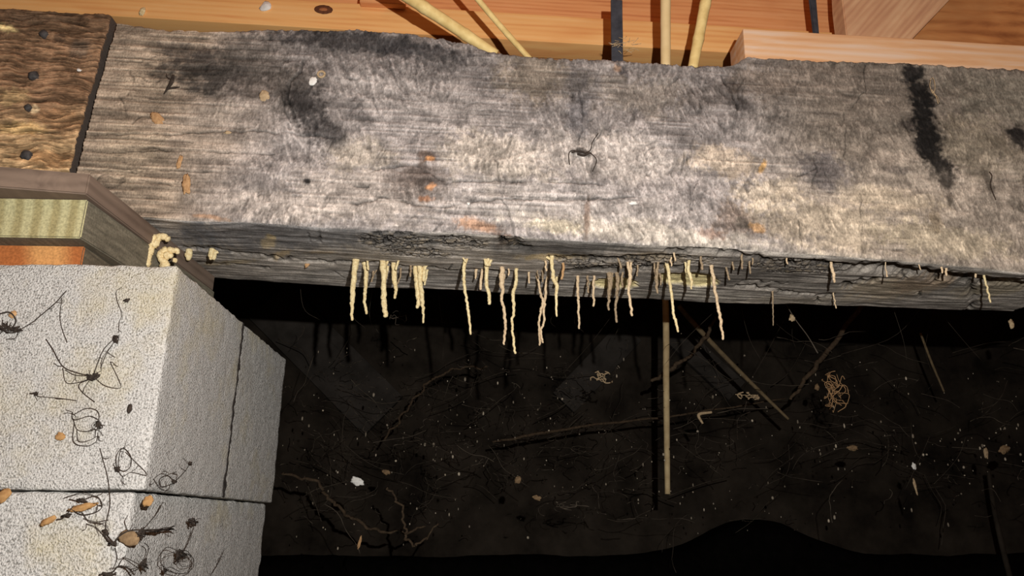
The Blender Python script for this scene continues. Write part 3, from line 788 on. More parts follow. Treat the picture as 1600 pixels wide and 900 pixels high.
cane('tan_cane', [(1114, -60), (1103, 0), (1082, 108)], 11.8, 9.8, (.015, .025, .04), M['cane'], 'knotty tan cane tilted right, standing right of the upright one', (.55, .8))
a0, a1 = on_v(952, -60, .03), on_v(974, 104, .045)
V, Q = round_box((-0.0072, -0.0015, 0), (0.0072, 0.0015, 0.115), 0.0007, 0.006, 0.0004, 60)
st = finish('dark_strap', mesh_np('dark_strap', V, Q), M['strap']); st.matrix_world = BEAM_M @ Matrix.Translation(Vector(((a0[0]+a1[0])/2, .035, BH-0.018)))
tag(st, 'flat dark grey strap hanging straight down to the beam top', 'strap')
fib = []
for k in range(26):
    x = 950+RNG.random()*45; y = 70+RNG.gauss(0, 5)
    p0 = uvw(*[(q[0], .028, q[1]) for q in [on_v(x, y, .028)]][0])
    L = 0.004+RNG.random()*0.008; a = RNG.gauss(0.1, 0.5)
    p1 = p0+EX*L*math.cos(a)+EZ*L*math.sin(a)+EY*RNG.gauss(0, .002)
    fib.append(tube_geo(spline([p0, (p0+p1)/2+EZ*RNG.gauss(0, .0015), p1], 5), 0.0003, 4))
V, Fc = merge(fib)
o = finish('fibre_wisp', pyd('fibre_wisp', V, Fc), M['flake_t']); tag(o, 'pale wisp of fibres wrapped round the dark strap', 'fibre')

# ------------------------------------------------------------------ mud tubes under the beam
ORD = ['first', 'second', 'third', 'fourth', 'fifth', 'sixth', 'seventh', 'eighth', 'ninth', 'tenth', 'eleventh', 'twelfth', 'thirteenth', 'fourteenth', 'fifteenth', 'sixteenth', 'seventeenth', 'eighteenth', 'nineteenth', 'twentieth', 'twenty-first']
def mud_strand(pts, anchor=None, seed=0.0):
    """pts: (px, py, half width px); the first point sits on the underside, the rest hang at the same depth"""
    x0, y0, _ = pts[0]
    if anchor is None:
        u, v = on_w(x0, y0, -0.001); anchor = uvw(u, max(v, .003), 0.0)
    Y = anchor[1]
    sc = Y/F*0.95
    P = [at_y(x, y, Y) for x, y, _ in pts]
    P[0] = anchor + np.array([0, 0, 0.004])
    R_ = [h*sc for *_, h in pts]
    L = sum(np.linalg.norm(np.array(a)-np.array(b)) for a, b in zip(P[:-1], P[1:]))
    n = max(8, int(L/0.0011))
    path = spline(np.concatenate([np.array(P), np.array(R_)[:, None]], 1), n)
    rad = np.maximum(path[:, 3], 0.0004)
    tt = np.linspace(0, 1, n)
    lump = 1+0.13*(fbm(tt*L*420+seed*7.1, tt*0+seed, None, 2)-0.5)*2
    path = path[:, :3] + np.stack([(fbm(tt*L*260+seed*3, tt*0+seed, None, 2)-0.5), (fbm(tt*L*260+seed*5, tt*0+4, None, 2)-0.5)*0.6, tt*0], 1)*0.0022
    rad = rad*lump; rad[-1] *= 0.55
    return tube_geo(path, rad, 9, 0.2, 560, seed), anchor
tube_count = 0
def mud_tube(strands, mat, label, group='mud tubes hanging under the beam'):
    global tube_count
    tube_count += 1
    geo = [mud_strand(q, None, tube_count*1.37+k) for k, q in enumerate(strands)]
    a0 = geo[0][1]
    if len(geo) == 1:
        (V, Fc), _ = geo[0]
        o = finish('mud_tube', pyd('mud_tube', V-a0, Fc), M[mat]); o.location = a0
    else:
        o = empty('mud_tube', a0)
        for k, ((V, Fc), _) in enumerate(geo):
            nm = 'main_tube' if k == 0 else 'side_branch'
            finish(nm, pyd(nm, V-a0, Fc), M[mat], o)
    tag(o, label, 'mud tube', group); return o
LONG = [
 ('mud_y', [[(556, 409, 6.5), (554, 424, 5), (552, 445, 4.6), (551, 465, 4.2), (550, 482, 2.8), (550, 501, 2.3)], [(561, 410, 2.2), (555, 424, 2)]], 'pale yellow mud tube with flared top, longest of the pair nearest the pier'),
 ('mud_y', [[(568, 416, 4.5), (572, 428, 4), (571, 452, 3.2), (570, 472, 2.8), (573, 491, 2.2)], [(574, 411, 2), (575, 422, 2.2)]], 'pale yellow mud tube with small side knob, second from the pier'),
 ('mud_y', [[(597, 410, 5.5), (599, 425, 5.4), (600, 455, 4.4), (600, 474, 4.8), (604, 496, 3.3)], [(608, 411, 1.8), (600, 420, 3)], [(605, 419, 2.5), (604, 436, 2)]], 'thick pale yellow mud tube, third from the pier'),
 ('mud_y', [[(615, 414, 4), (616, 430, 4.8), (618, 450, 3.2), (617, 467, 2.2)], [(623, 409, 1.8), (619, 422, 2)]], 'short lumpy yellow mud tube, fourth from the pier'),
 ('mud_y', [[(648, 420, 3.6), (651, 438, 4.6), (653, 462, 4), (653, 482, 2.8)], [(655, 419, 4.5), (657, 440, 4), (660, 468, 3.8), (661, 488, 2.2), (661, 505, 1.7)], [(664, 419, 3.5), (661, 440, 3)], [(668, 424, 2), (664, 446, 1.8)], [(669, 418, 1.6), (662, 422, 3)]], 'broad fan-shaped mud tube splitting in two tips'),
 ('mud_y', [[(727, 407, 4), (725, 424, 3), (725, 442, 2.8), (728, 465, 2.5), (732, 490, 2.4), (736, 523, 1.7)], [(722, 404, 1.3), (727, 410, 2)], [(732, 406, 1.3), (727, 411, 2)]], 'long straight pale mud tube standing alone after the fan-shaped one'),
 ('mud_y', [[(762, 411, 4.5), (760, 424, 3.6), (761, 445, 3.4), (764, 462, 3.2), (765, 476, 2.8)], [(756, 407, 2.4), (761, 415, 3.6)], [(769, 408, 2.2), (763, 416, 3.2)], [(763, 407, 2.6), (762, 416, 3)]], 'pale yellow mud tube with trumpet-shaped top'),
 ('mud_p', [[(785, 418, 3.6), (784, 435, 4.6), (785, 455, 3), (784, 468, 2.6), (788, 490, 2.7), (789, 515, 2.4), (788, 539, 1.9)], [(781, 430, 2), (784, 440, 3)], [(789, 430, 2), (785, 440, 3)]], 'long crooked mud tube with knotted top, left of the longest one'),
 ('mud_y', [[(806, 421, 3.2), (807, 438, 3), (802, 460, 3.1), (803, 485, 2.5), (800, 505, 2.2), (802, 530, 2.2), (805, 553, 2)]], 'longest wavy mud tube, reaching lowest under the beam'),
 ('mud_p', [[(838, 432, 1.9), (845, 459, 2.2), (848, 474, 2.4), (844, 490, 2), (842, 511, 1.9), (843, 540, 1.8)]], 'thin mud tube crossing its neighbour, left top of the X pair'),
 ('mud_p', [[(855, 433, 2), (852, 463, 2.3), (850, 481, 2.4), (850, 503, 1.9), (846, 516, 1.8), (848, 536, 1.6)]], 'thin mud tube crossing its neighbour, right top of the X pair'),
 ('mud_y', [[(862, 404, 4), (863, 420, 3.2), (866, 438, 3.6), (870, 446, 3.4), (869, 465, 2.5), (870, 495, 1.6)], [(850, 404, 1.5), (856, 403, 2.2), (862, 406, 3)], [(871, 434, 1.8), (868, 446, 2.6)]], 'mud tube with hooked yellow top right of the X pair'),
 ('mud_p', [[(902, 433, 3), (903, 455, 2.4), (904, 480, 2.1), (905, 514, 1.7)]], 'slim straight mud tube left of the row of brown tubes'),
 ('mud_p', [[(929, 433, 2.2), (927, 455, 2.1), (928, 479, 1.9)]], 'short slim mud tube hanging just below the beam edge, left of two brown tubes'),
 ('mud_d', [[(953, 428, 5), (953, 448, 4), (951, 468, 2.4), (951, 485, 2)], [(958, 428, 2.5), (954, 445, 2.5)]], 'brown wedge-topped mud tube, left of the two brown tubes'),
 ('mud_d', [[(964, 428, 4), (965, 452, 3), (962, 480, 2.2), (963, 504, 2)], [(965, 408, 1.6), (971, 420, 2.2)], [(973, 428, 2), (972, 450, 1.8)]], 'longer brown mud tube, right of the two brown tubes'),
 ('mud_p', [[(979, 410, 1.8), (984, 430, 3.4), (982, 452, 2.6), (985, 475, 2.4), (988, 494, 2.1)], [(988, 411, 1.8), (984, 432, 2.6)]], 'mud tube with forked top and pale lower tip'),
 ('mud_y', [[(1042, 414, 4), (1046, 435, 2.9), (1050, 465, 2.5), (1053, 490, 2.3), (1056, 504, 2.3), (1060, 519, 1.9)], [(1039, 420, 1.8), (1046, 440, 2)]], 'long pale mud tube slanting right above the hanging stick'),
 ('mud_p', [[(1111, 416, 3.4), (1115, 440, 3), (1120, 470, 2.6), (1125, 495, 2.6), (1130, 531, 2)]], 'long slanting mud tube, the last long one at right'),
]
for mat, st_, lab in LONG:
    mud_tube(st_, mat, lab)
SHORT = [
 ('mud_d', [[(584, 426, 1.8), (581, 441, 1.5)], [(589, 425, 1.2), (585, 430, 1.2)]], 'tiny brown mud stub between the second and third yellow tubes'),
 ('mud_d', [[(627, 422, 1.8), (625, 434, 1.4), (622, 444, 1.2)]], 'tiny curved mud stub right of the short lumpy yellow tube'),
 ('mud_d', [[(641, 417, 2), (641, 433, 1.6)]], 'tiny mud stub just left of the fan-shaped tube'),
 ('mud_p', [[(744, 424, 3), (743, 436, 1.5)]], 'tiny funnel-shaped mud stub left of the trumpet-topped tube'),
 ('mud_p', [[(754, 422, 2.6), (750, 453, 2.3)]], 'short mud tube touching the trumpet-topped tube on its left'),
 ('mud_p', [[(795, 421, 1.8), (795, 431, 1.4)]], 'tiny mud stub between the crooked and the longest tubes'),
 ('mud_p', [[(826, 427, 2), (827, 443, 1.6)]], 'short mud stub right of the longest tube'),
 ('mud_d', [[(847, 424, 1.6), (848, 441, 1.5)], [(840, 424, 1.2), (841, 434, 1.1)]], 'small brown stub between the tops of the X pair'),
 ('mud_p', [[(853, 409, 2), (853, 424, 1.9)]], 'small stub left of the hooked yellow top'),
 ('flake_o', [[(876, 412, 2.4), (880, 413, 2.4), (879, 428, 2.3), (877, 437, 2.0)]], 'orange hook-shaped mud stub right of the hooked yellow tube'),
 ('mud_d', [[(918, 433, 2.1), (919, 458, 1.7)]], 'short dark mud tube between the two slim straight ones'),
 ('mud_d', [[(997, 416, 1.8), (996, 432, 1.5)]], 'dark mud stub right of the fork-topped tube'),
 ('mud_d', [[(1029, 410, 1.8), (1026, 434, 3), (1027, 459, 1.6)], [(1022, 412, 1.5), (1025, 432, 2)], [(1031, 430, 2), (1033, 446, 1.5)]], 'brown forked mud tube lying close to the yellow eaten wood'),
 ('mud_y', [[(1078, 409, 3), (1076, 424, 3), (1080, 437, 3), (1081, 452, 1.4)], [(1069, 412, 1.8), (1074, 428, 2.4)]], 'short pale crooked mud tube in front of the yellow eaten wood'),
 ('mud_d', [[(1095, 402, 1.8), (1098, 422, 2.6)]], 'brown stub right above the short pale crooked tube'),
 ('mud_p', [[(1053, 396, 1.6), (1055, 408, 1.6)]], 'tiny upper stub above the long slanting pale tube'),
 ('mud_p', [[(1048, 404, 1.6), (1049, 416, 1.5)]], 'tiny stub beside the top of the slanting pale tube'),
 ('mud_d', [[(1134, 419, 1.7), (1140, 438, 1.9)]], 'brown stub right of the last long slanting tube'),
 ('mud_d', [[(1145, 410, 1.8), (1146, 422, 1.5)]], 'small brown stub, second right of the last long tube'),
 ('mud_d', [[(1159, 402, 2.2), (1160, 421, 1.8)]], 'stubby brown mud stub under the dark crack at mid right'),
 ('mud_d', [[(1172, 409, 1.8), (1172, 428, 1.6)], [(1177, 405, 1.6), (1175, 414, 1.5)]], 'forked brown mud stub right of the stubby one'),
 ('mud_p', [[(1297, 410, 2), (1301, 424, 2.8), (1303, 442, 2)]], 'curved pinkish mud tube lying alone on the right underside'),
 ('mud_p', [[(1228, 402, 1.4), (1231, 413, 1.4)]], 'tiny pale stub left of the curved pinkish tube'),
 ('mud_p', [[(1303, 459, 1.2), (1304, 470, 1.2), (1306, 482, 1.2)]], 'thin pale stub at the lower edge below the curved pinkish tube'),
 ('mud_p', [[(1384, 409, .9), (1385, 424, 1), (1386, 433, 1.7)]], 'hair-thin stub with a pale drop at the deep crack'),
 ('mud_p', [[(1437, 404, 1), (1439, 422, 1)]], 'hair-thin stub left of the paired stubs at the deep crack'),
 ('mud_p', [[(1469, 410, 2), (1473, 427, 1.8)]], 'left of two paired stubs hanging from the deep crack'),
 ('mud_p', [[(1478, 412, 2), (1479, 431, 2)]], 'right of two paired stubs hanging from the deep crack'),
 ('mud_p', [[(1525, 422, 2.2), (1525, 434, 1.8)]], 'small stub beside the rightmost slanting tube'),
 ('mud_y', [[(1533, 422, 2.2), (1541, 445, 1.8), (1548, 473, 1.5)]], 'rightmost thin slanting mud tube under the beam'),
 ('mud_d', [[(1208, 456, 2), (1208, 480, 1.2), (1208, 509, .9)]], 'hair-thin dark thread of mud hanging below the beam left of the egg sac'),
]
for mat, st_, lab in SHORT:
    mud_tube(st_, mat, lab, 'short mud stubs under the beam')

# ------------------------------------------------------------------ mud clumps on the shim and pier top
def mud_mass(strands, mat, label, v):
    parts = []
    for k, s in enumerate(strands):
        P = []
        for x, y, h in s:
            p = at_y(x, y, v); P.append(list(p)+[h*v/F])
        P = np.array(P); L = np.linalg.norm(np.diff(P[:, :3], axis=0), axis=1).sum()
        n = max(10, int(L/0.0012)); path = spline(P, n)
        tt = np.linspace(0, 1, n)
        rad = path[:, 3]*(1+0.35*(fbm(tt*L*350+k*9, tt*0+v*50, None, 2)-0.5)*2)
        rad[0] *= 0.6; rad[-1] *= 0.6
        parts.append(tube_geo(path[:, :3], rad, 10, 0.42, 520, k*3.3+v*11))
    V, Fc = merge(parts); c = V.mean(0)
    o = finish('mud_clump', pyd('mud_clump', V-c, Fc), M[mat]); o.location = c
    tag(o, label, 'mud clump', 'mud built up between pier and beam'); return o
mud_mass([[(228, 418, 5), (231, 405, 6), (233, 392, 6), (237, 380, 7), (239, 370, 6)], [(236, 372, 6), (246, 370, 5.5), (256, 370, 5.5), (264, 375, 5)], [(238, 385, 6), (244, 380, 5), (249, 372, 5)], [(228, 386, 3), (219, 383, 1.6)], [(234, 398, 5), (238, 386, 5)]], 'mud_y', 'knobbly yellow mud arch nearest the shims on the pier top', .735)
mud_mass([[(258, 420, 5), (256, 410, 6), (251, 402, 6), (254, 393, 6), (262, 389, 6.5)], [(262, 389, 6), (272, 392, 5), (277, 391, 4), (277, 397, 3)], [(257, 402, 7), (264, 399, 5.5), (269, 402, 4)], [(262, 418, 4), (259, 408, 5)], [(272, 410, 4), (275, 404, 4.5)]], 'mud_y', 'knobbly yellow mud lump standing right of the mud arch', .745)
mud_mass([[(296, 389, 4.5), (295, 397, 5), (294, 407, 4)]], 'mud_y', 'short yellow mud peg on the beam underside right of the lumps', .80)
mud_mass([[(332, 388, 4.5), (330, 398, 4), (329, 406, 2.5)], [(337, 390, 4), (335, 400, 4), (333, 406, 3)], [(341, 393, 2.5), (336, 396, 3)]], 'mud_y', 'small forked mud peg on the beam underside, farthest from the shims', .80)

# ------------------------------------------------------------------ hanging debris and roots
def pxpath(pts, Y):
    return [at_y(x, y, Y) if not isinstance(Y, (list, tuple)) else None for x, y in pts]
def stick(name, pts, Y, r, mat, label, cat, seg=8, rough=0.15, n=60, wob=0.0):
    Ys = Y if isinstance(Y, (list, tuple)) else [Y]*len(pts)
    P = [at_y(x, y, yy) for (x, y), yy in zip(pts, Ys)]
    path = spline(P, n)
    Rr = np.interp(np.linspace(0, 1, n), np.linspace(0, 1, len(r)), r)*np.mean(Ys)/F
    if wob:
        tt = np.arange(n)*0.35+len(pts)*3.1
        path = path + np.stack([fbm(tt, tt*0+1)-.5, fbm(tt, tt*0+2)-.5, fbm(tt, tt*0+3)-.5], 1)*wob
    V, Fc = tube_geo(path, Rr, seg, rough, 150, r[0])
    c = V.mean(0)
    o = finish(name, pyd(name, V-c, Fc), M[mat]); o.location = c
    tag(o, label, cat); return o
stick('hanging_stick', [(1030, 180), (1040, 480), (1041, 600), (1043, 772)], [1.42, 1.42, 1.42, 1.42], [5.4, 5.4, 5.2, 4.2], 'paletan', 'straight tan stick hanging upright in the dark behind the beam', 'stick', 10, 0.05)
stick('dead_twig', [(1060, 478), (1090, 512), (1150, 575), (1232, 655)], [1.6]*4, [4.2, 4.2, 3.8, 2.2], 'dimstick', 'grey straight stem slanting down to the right behind the beam', 'stem')
stick('dead_twig', [(1235, 625), (1270, 578), (1300, 540), (1348, 478), (1370, 450)], [1.5]*5, [2.4, 4, 4, 4, 3], 'brownroot', 'knobbly stem slanting up right under the beam, near the egg sac', 'stem', wob=0.01)
stick('dead_twig', [(1018, 597), (1050, 574), (1078, 556), (1100, 530), (1118, 492)], [1.5]*5, [2.6, 3.6, 2.4, 3.4, 2.2], 'brownroot', 'curved knotty twig crossing behind the upright hanging stick', 'twig', wob=0.012)
stick('dead_twig', [(770, 690), (830, 680), (900, 668), (1010, 655), (1110, 640), (1225, 622)], [1.7]*6, [1.6, 2.6, 2.2, 1.8, 1.5, 1.2], 'brownroot', 'long thin root lying almost level across the dark background', 'root', wob=0.008)
stick('dead_tendril', [(443, 738), (490, 752), (520, 785), (560, 815), (620, 830), (660, 820)], [1.5]*6, [2.2, 2.4, 2.6, 2.4, 2, 1.5], 'brownroot', 'thin root drooping to the right of the concrete pier', 'root', wob=0.02)
stick('dead_tendril', [(608, 760), (625, 790), (634, 830), (640, 846), (660, 842), (680, 815)], [1.36]*6, [1.6, 1.6, 2, 1.8, 1.5, 1.2], 'brownroot', 'hooked thin root above the black shadow heap', 'root', wob=0.02)
stick('dead_twig', [(1544, 735), (1552, 790), (1565, 850), (1580, 910)], [1.9]*4, [3, 3.5, 4, 4], 'farwall', 'faint upright stem in the lower right corner', 'stem')
stick('dead_twig', [(1438, 520), (1455, 565), (1475, 612)], [1.6]*3, [1.8, 2, 1.5], 'dimstick', 'short thin stem slanting in the dark at far right', 'stem')
stick('dead_twig', [(1112, 644), (1092, 648), (1098, 662)], [1.35]*3, [2, 2.6, 1.6], 'flake_t', 'small bent pale twig right of the hanging stick', 'twig')
stick('dead_tendril', [(600, 690), (650, 620), (690, 585), (760, 570)], [1.7]*4, [1.6, 1.8, 1.8, 1.5], 'brownroot', 'faint thin root rising to the right in the dark centre', 'root', wob=0.02)
stick('dead_twig', [(1215, 452), (1240, 495), (1262, 525), (1278, 552)], [1.0]*4, [.8, .8, .8, 1.2], 'web', 'thin thread running from the beam through the egg sac', 'thread', 5, 0)

# clumps
def tangle(name, px, py, Y, rad, n, r, mat, label, cat, seed, sx=1.0, sy=1.0, depth=0.4, thick=None, lie=None):
    rg = random.Random(seed); parts = []
    c = at_y(px, py, Y); s = Y/F
    for k in range(n):
        m = rg.randint(4, 6); P = []
        x, z = rg.gauss(0, rad*.3), rg.gauss(0, rad*.3); a = rg.random()*6.28
        for j in range(m):
            P.append(c+np.array([x*sx*s, (rg.random()-0.5)*rad*s*depth, z*sy*s]))
            a += rg.gauss(0, 1.0); st_ = rad*rg.uniform(.3, .6); x += st_*math.cos(a); z += st_*math.sin(a)
            k_ = min(1, rad*1.1/max(1e-6, math.hypot(x, z))); x *= k_; z *= k_
        parts.append(tube_geo(spline(P, 16), r*s*(0.7+0.6*rg.random()), 5))
    V, Fc = merge(parts); cc = V.mean(0)
    o = finish(name, pyd(name, V-cc, Fc), M[mat]); o.location = cc
    tag(o, label, cat); return o
tangle('root_tangle', 1305, 612, 1.25, 24, 24, .5, 'flake_o', 'tangled ball of dry orange-brown root fibres right of the sticks', 'root tangle', 4, .75, 1.2, .8)
tangle('root_tangle', 940, 592, 1.3, 16, 8, .8, 'flake_t', 'small pale tuft of fibres left of the upright stick', 'fibre tuft', 5, 1, .7)
tangle('root_tangle', 1165, 622, 1.4, 16, 8, .9, 'flake_t', 'small pale dry tuft right of the upright stick', 'fibre tuft', 6, 1.2, .5)
tangle('root_tangle', 622, 498, 1.2, 12, 7, .4, 'web', 'dusty web tuft hanging below the short lumpy tube', 'web tuft', 8, 1.0, 1.0)
tangle('root_tangle', 895, 862+-70, 1.4, 14, 6, .7, 'web', 'dusty web tuft low in the dark centre', 'web tuft', 9, 1.6, .5)

# ------------------------------------------------------------------ cobwebs and specks in the dark
rg = random.Random(21)
parts = []
for k in range(620):
    if k < 420:
        x = rg.gauss(760, 150) if rg.random() < .6 else rg.uniform(430, 1620)
        y = rg.triangular(520, 850, 690); L = rg.uniform(8, 45)
    else:
        x = rg.uniform(430, 1620); y = rg.triangular(500, 850, 680); L = rg.uniform(30, 150)
    if x < 440: continue
    Y = rg.uniform(1.3, 2.1)
    a = rg.gauss(0.0, 0.7) + (math.pi if rg.random() < .5 else 0) + (rg.uniform(0, 6.28) if k < 420 else 0); m = rg.randint(4, 7)
    P = []
    for j in range(m):
        P.append(at_y(x, y, Y)); a += rg.gauss(0, .75 if k < 420 else .3); x += L/m*math.cos(a); y += L/m*math.sin(a)*0.8; Y += rg.gauss(0, .02)
    parts.append(tube_geo(spline(P, 10), rg.choice([.3, .4, .55])*Y/F*rg.uniform(.6, 1.3), 4))
for k in range(16):      # drooping threads from the beam's back edge
    x = rg.uniform(430, 1600); y = 448+(x-430)*0.035; Y = rg.uniform(.95, 1.5)
    x2 = x+rg.gauss(0, 60); y2 = y+rg.uniform(30, 120)
    parts.append(tube_geo(spline([at_y(x, y-10, Y), at_y((x+x2)/2+rg.gauss(0, 8), (y+y2)/2+8, Y+.03), at_y(x2, y2, Y+.06)], 10), .2*Y/F, 4))
V, Fc = merge(parts)
o = finish('cobweb', pyd('cobweb', V, Fc), M['web']); tag(o, 'dusty cobweb threads strung through the dark space behind the beam', 'cobweb', None, 'stuff')
parts = []
for k in range(330):
    x = rg.uniform(430, 1620); y = rg.triangular(500, 880, 700); Y = rg.uniform(1.05, 1.8)
    if x > 1380 and rg.random() < .5: y = rg.gauss(705, 18)
    s = rg.choice([.7, .8, 1.0, 1.2, 1.8])*Y/F
    parts.append(blob_geo(at_y(x, y, Y), (s*rg.uniform(.6, 1.2), s, s*rg.uniform(.8, 2.4)), k, .35, 1.5, 1))
V, Fc = merge(parts)
o = finish('web_specks', pyd('web_specks', V, Fc), M['web2']); tag(o, 'tiny pale specks of debris caught in the cobwebs behind the beam', 'debris', None, 'stuff')

def flake(name, px, py, Y, rx, rz, ry, mat, label, cat='flake', seed=1.0, rot=0.0, rough=.45, sub=3):
    c = at_y(px, py, Y) if not isinstance(Y, str) else None
    if Y == 'beam':
        u, w_ = on_v(px, py, -0.001); c = uvw(u, -0.001, w_); Y = c[1]
    elif Y == 'ledger':
        u, w_ = on_v(px, py, 0.168); c = uvw(u, 0.168, w_); Y = c[1]
    elif Y == 'pier':
        c = at_y(px, py, PY0-0.001); Y = c[1]
    s = Y/F
    V, Fc = blob_geo((0, 0, 0), (rx*s, ry*s*0.7, rz*s), seed, rough*1.5, 2.4, sub)
    V[:, 0] += 0.35*rx*s*np.sin(V[:, 2]/(rz*s)*1.4+seed)*0.5
    o = finish(name, pyd(name, V, Fc), M[mat]); o.location = c; o.rotation_euler = (0, math.radians(rot), 0)
    tag(o, label, cat); return o
flake('paint_chip', 557, 752, 1.2, 9, 5.5, 2, 'flake_w', 'bright white chip hanging in the cobweb right of the pier', 'chip', 2.2, 15)
flake('wood_flake', 604, 738, 1.4, 6, 4, 2, 'flake_d', 'pale tan flake up right of the white chip', 'flake', 3.2)
flake('wood_flake', 562, 848, 1.25, 2.2, 9, 2, 'flake_o', 'thin upright tan sliver low right of the pier', 'sliver', 4.2, 14)
flake('wood_flake', 840, 778, 1.3, 6, 3.5, 2, 'flake_d', 'tan flake low in the dark left of the hanging stick', 'flake', 5.2, 20)
flake('wood_flake', 809, 750, 1.3, 5, 5, 2, 'flake_d', 'small round tan crumb above the low tan flake', 'crumb', 6.2)
flake('egg_sac', 1237, 497, 1.0, 4.5, 5.5, 4, 'flake_t', 'small white spider egg sac hanging on a thread under the beam', 'egg sac', 7.2)
flake('egg_sac', 1580, 506, 1.0, 4, 8, 3, 'flake_t', 'small pale cocoon hanging under the beam at far right', 'cocoon', 8.2)
flake('wood_flake', 1428, 728, 1.3, 3.2, 5, 2, 'flake_w', 'bright white crumb in the right of the dark space', 'crumb', 9.2)
flake('wood_flake', 1430, 760, 1.3, 2, 12, 2, 'flake_t', 'thin upright pale sliver below the bright white crumb', 'sliver', 10.2, -5)
flake('wood_flake', 1334, 700, 1.4, 8, 4, 2, 'flake_d', 'tan flake right of centre in the dark space', 'flake', 11.2)
flake('wood_flake', 1570, 702, 1.4, 9, 7, 3, 'flake_d', 'tan flake near the right edge of the dark space', 'flake', 12.2)
flake('wood_flake', 1540, 708, 1.4, 3.5, 8, 3, 'flake_t', 'pale upright flake left of the tan flake near the right edge', 'flake', 13.2)
flake('wood_flake', 1276, 605, 1.4, 4, 5, 3, 'flake_d', 'tan crumb left of the orange root tangle', 'crumb', 14.2)
# stuck on the beam face
flake('web_ball', 414, 10, 'ledger', 10, 11, 6, 'flake_w', 'white fluffy ball stuck to the ledger at the top edge', 'web ball', 1.1, 20, .25)
flake('web_ball', 412, 150, 'beam', 9, 11, 4, 'flake_t', 'yellowish fluffy ball on the dark part of the beam', 'web ball', 2.1, 10, .2)
flake('web_ball', 489, 127, 'beam', 7, 10, 4, 'flake_w', 'white fluffy tuft beside the small ring on the beam', 'web ball', 3.1, 35, .3)
flake('wood_flake', 246, 185, 'beam', 9, 15, 2.5, 'flake_o', 'tan oval flake stuck on the beam left of its dark patch', 'flake', 4.1, -38, .3)
flake('wood_flake', 281, 253, 'beam', 4, 13, 2.5, 'flake_o', 'narrow tan flake, upper of two on the left of the beam', 'flake', 5.1, 5, .3)
flake('wood_flake', 291, 288, 'beam', 7, 17, 3, 'flake_o', 'curved tan flake, lower of two on the left of the beam', 'flake', 6.1, -14, .45)
flake('wood_flake', 355, 207, 'beam', 6, 3, 1.5, 'flake_t', 'small pale crumb beside the long crack on the beam', 'crumb', 7.1)
flake('wood_flake', 123, 109, 'beam', 4.5, 3, 2, 'flake_w', 'small white crumb on the rotted brown beam', 'crumb', 8.1, 20)
flake('wood_flake', 989, 317, 'beam', 7, 3, 2, 'flake_w', 'small white scuff-like crumb at the end of the long crack', 'crumb', 9.1, -5)
flake('wood_flake', 732, 318, 'beam', 3, 2.6, 2, 'flake_w', 'tiny white crumb on the crack right of the knot', 'crumb', 10.1)
bug = empty('insect_husk', uvw(on_v(265, 130, 0)[0], -0.002, on_v(265, 130, 0)[1]))
tag(bug, 'dark winged insect husk on the upper left of the beam', 'insect')
for nm, L_, r_ in (('body', [(271, 117), (268, 128), (262, 138), (256, 147)], [2.2, 4.4, 3, 1]), ('wing', [(262, 139), (272, 137), (281, 136)], [1.8, 2.4, .8]), ('leg', [(266, 124), (261, 120), (260, 115)], [1, .8, .6])):
    P_ = [uvw(on_v(x, y, -0.002)[0], -0.002, on_v(x, y, -0.002)[1]) for x, y in L_]
    V, Fc = tube_geo(spline(P_, 16), np.interp(np.linspace(0, 1, 16), np.linspace(0, 1, len(r_)), r_)*S, 8, .2, 400, 1.0, 0.5)
    finish(nm, pyd(nm, V-np.array(bug.location), Fc), M['root'], bug)
def face_fibre(lines, label, mat='root'):
    parts = []
    for pts, r_ in lines:
        P_ = [uvw(on_v(x, y, -0.0025)[0], -0.0025, on_v(x, y, -0.0025)[1]) for x, y in pts]
        parts.append(tube_geo(spline(P_, 8*len(P_)), r_*S, 5, .3, 400, r_))
    V, Fc = merge(parts); c = V.mean(0)
    o = finish('dark_fibre', pyd('dark_fibre', V-c, Fc), M[mat]); o.location = c; tag(o, label, 'fibre')
face_fibre([([(890, 257), (889, 240), (896, 235), (910, 238), (922, 235), (926, 222), (935, 208)], .9), ([(902, 240), (912, 243), (921, 238)], 2.0), ([(893, 238), (905, 236), (918, 240)], 1.6), ([(922, 238), (932, 250), (926, 268)], .8)], 'dark tuft of dead fibres caught on the middle of the beam')
face_fibre([([(1546, 268), (1550, 275), (1548, 290), (1556, 312)], .8)], 'small dark fibre hanging right of the black streak')
face_fibre([([(1453, 125), (1458, 122), (1461, 135), (1458, 146), (1453, 135), (1454, 126)], .7), ([(1456, 140), (1462, 150), (1466, 162)], .8), ([(1458, 148), (1464, 150), (1468, 160)], .5)], 'pale looped fibre over the black streak on the beam', 'flake_t')
flake('insect_husk', 203, 638, 'pier', 4, 7, 3, 'root', 'dark insect husk on the front of the pier', 'insect', 12.1, -10, .3)
flake('cocoon', 222, 18, 'ledger', 5, 9, 4, 'mud_y', 'yellow cocoon with tail at the top left above the beam', 'cocoon', 13.1, 0, .3)
flake('cocoon', 480, 412, 0.83, 3.5, 7, 3, 'flake_o', 'small tan cocoon under the beam left of the mud tubes', 'cocoon', 14.1, 20, .3)
# small ring on the beam
cu, cw = on_v(502, 116, -0.002); ring = [uvw(cu+6*S*math.cos(a), -.002, cw+6*S*math.sin(a)) for a in np.linspace(0, 2*math.pi, 17)]
V, Fc = tube_geo(np.array(ring), 2.2*S, 6, .2, 500)
o = finish('husk_ring', pyd('husk_ring', V, Fc), M['flake_t']); tag(o, 'small pale ring-shaped husk on the upper beam face', 'husk')

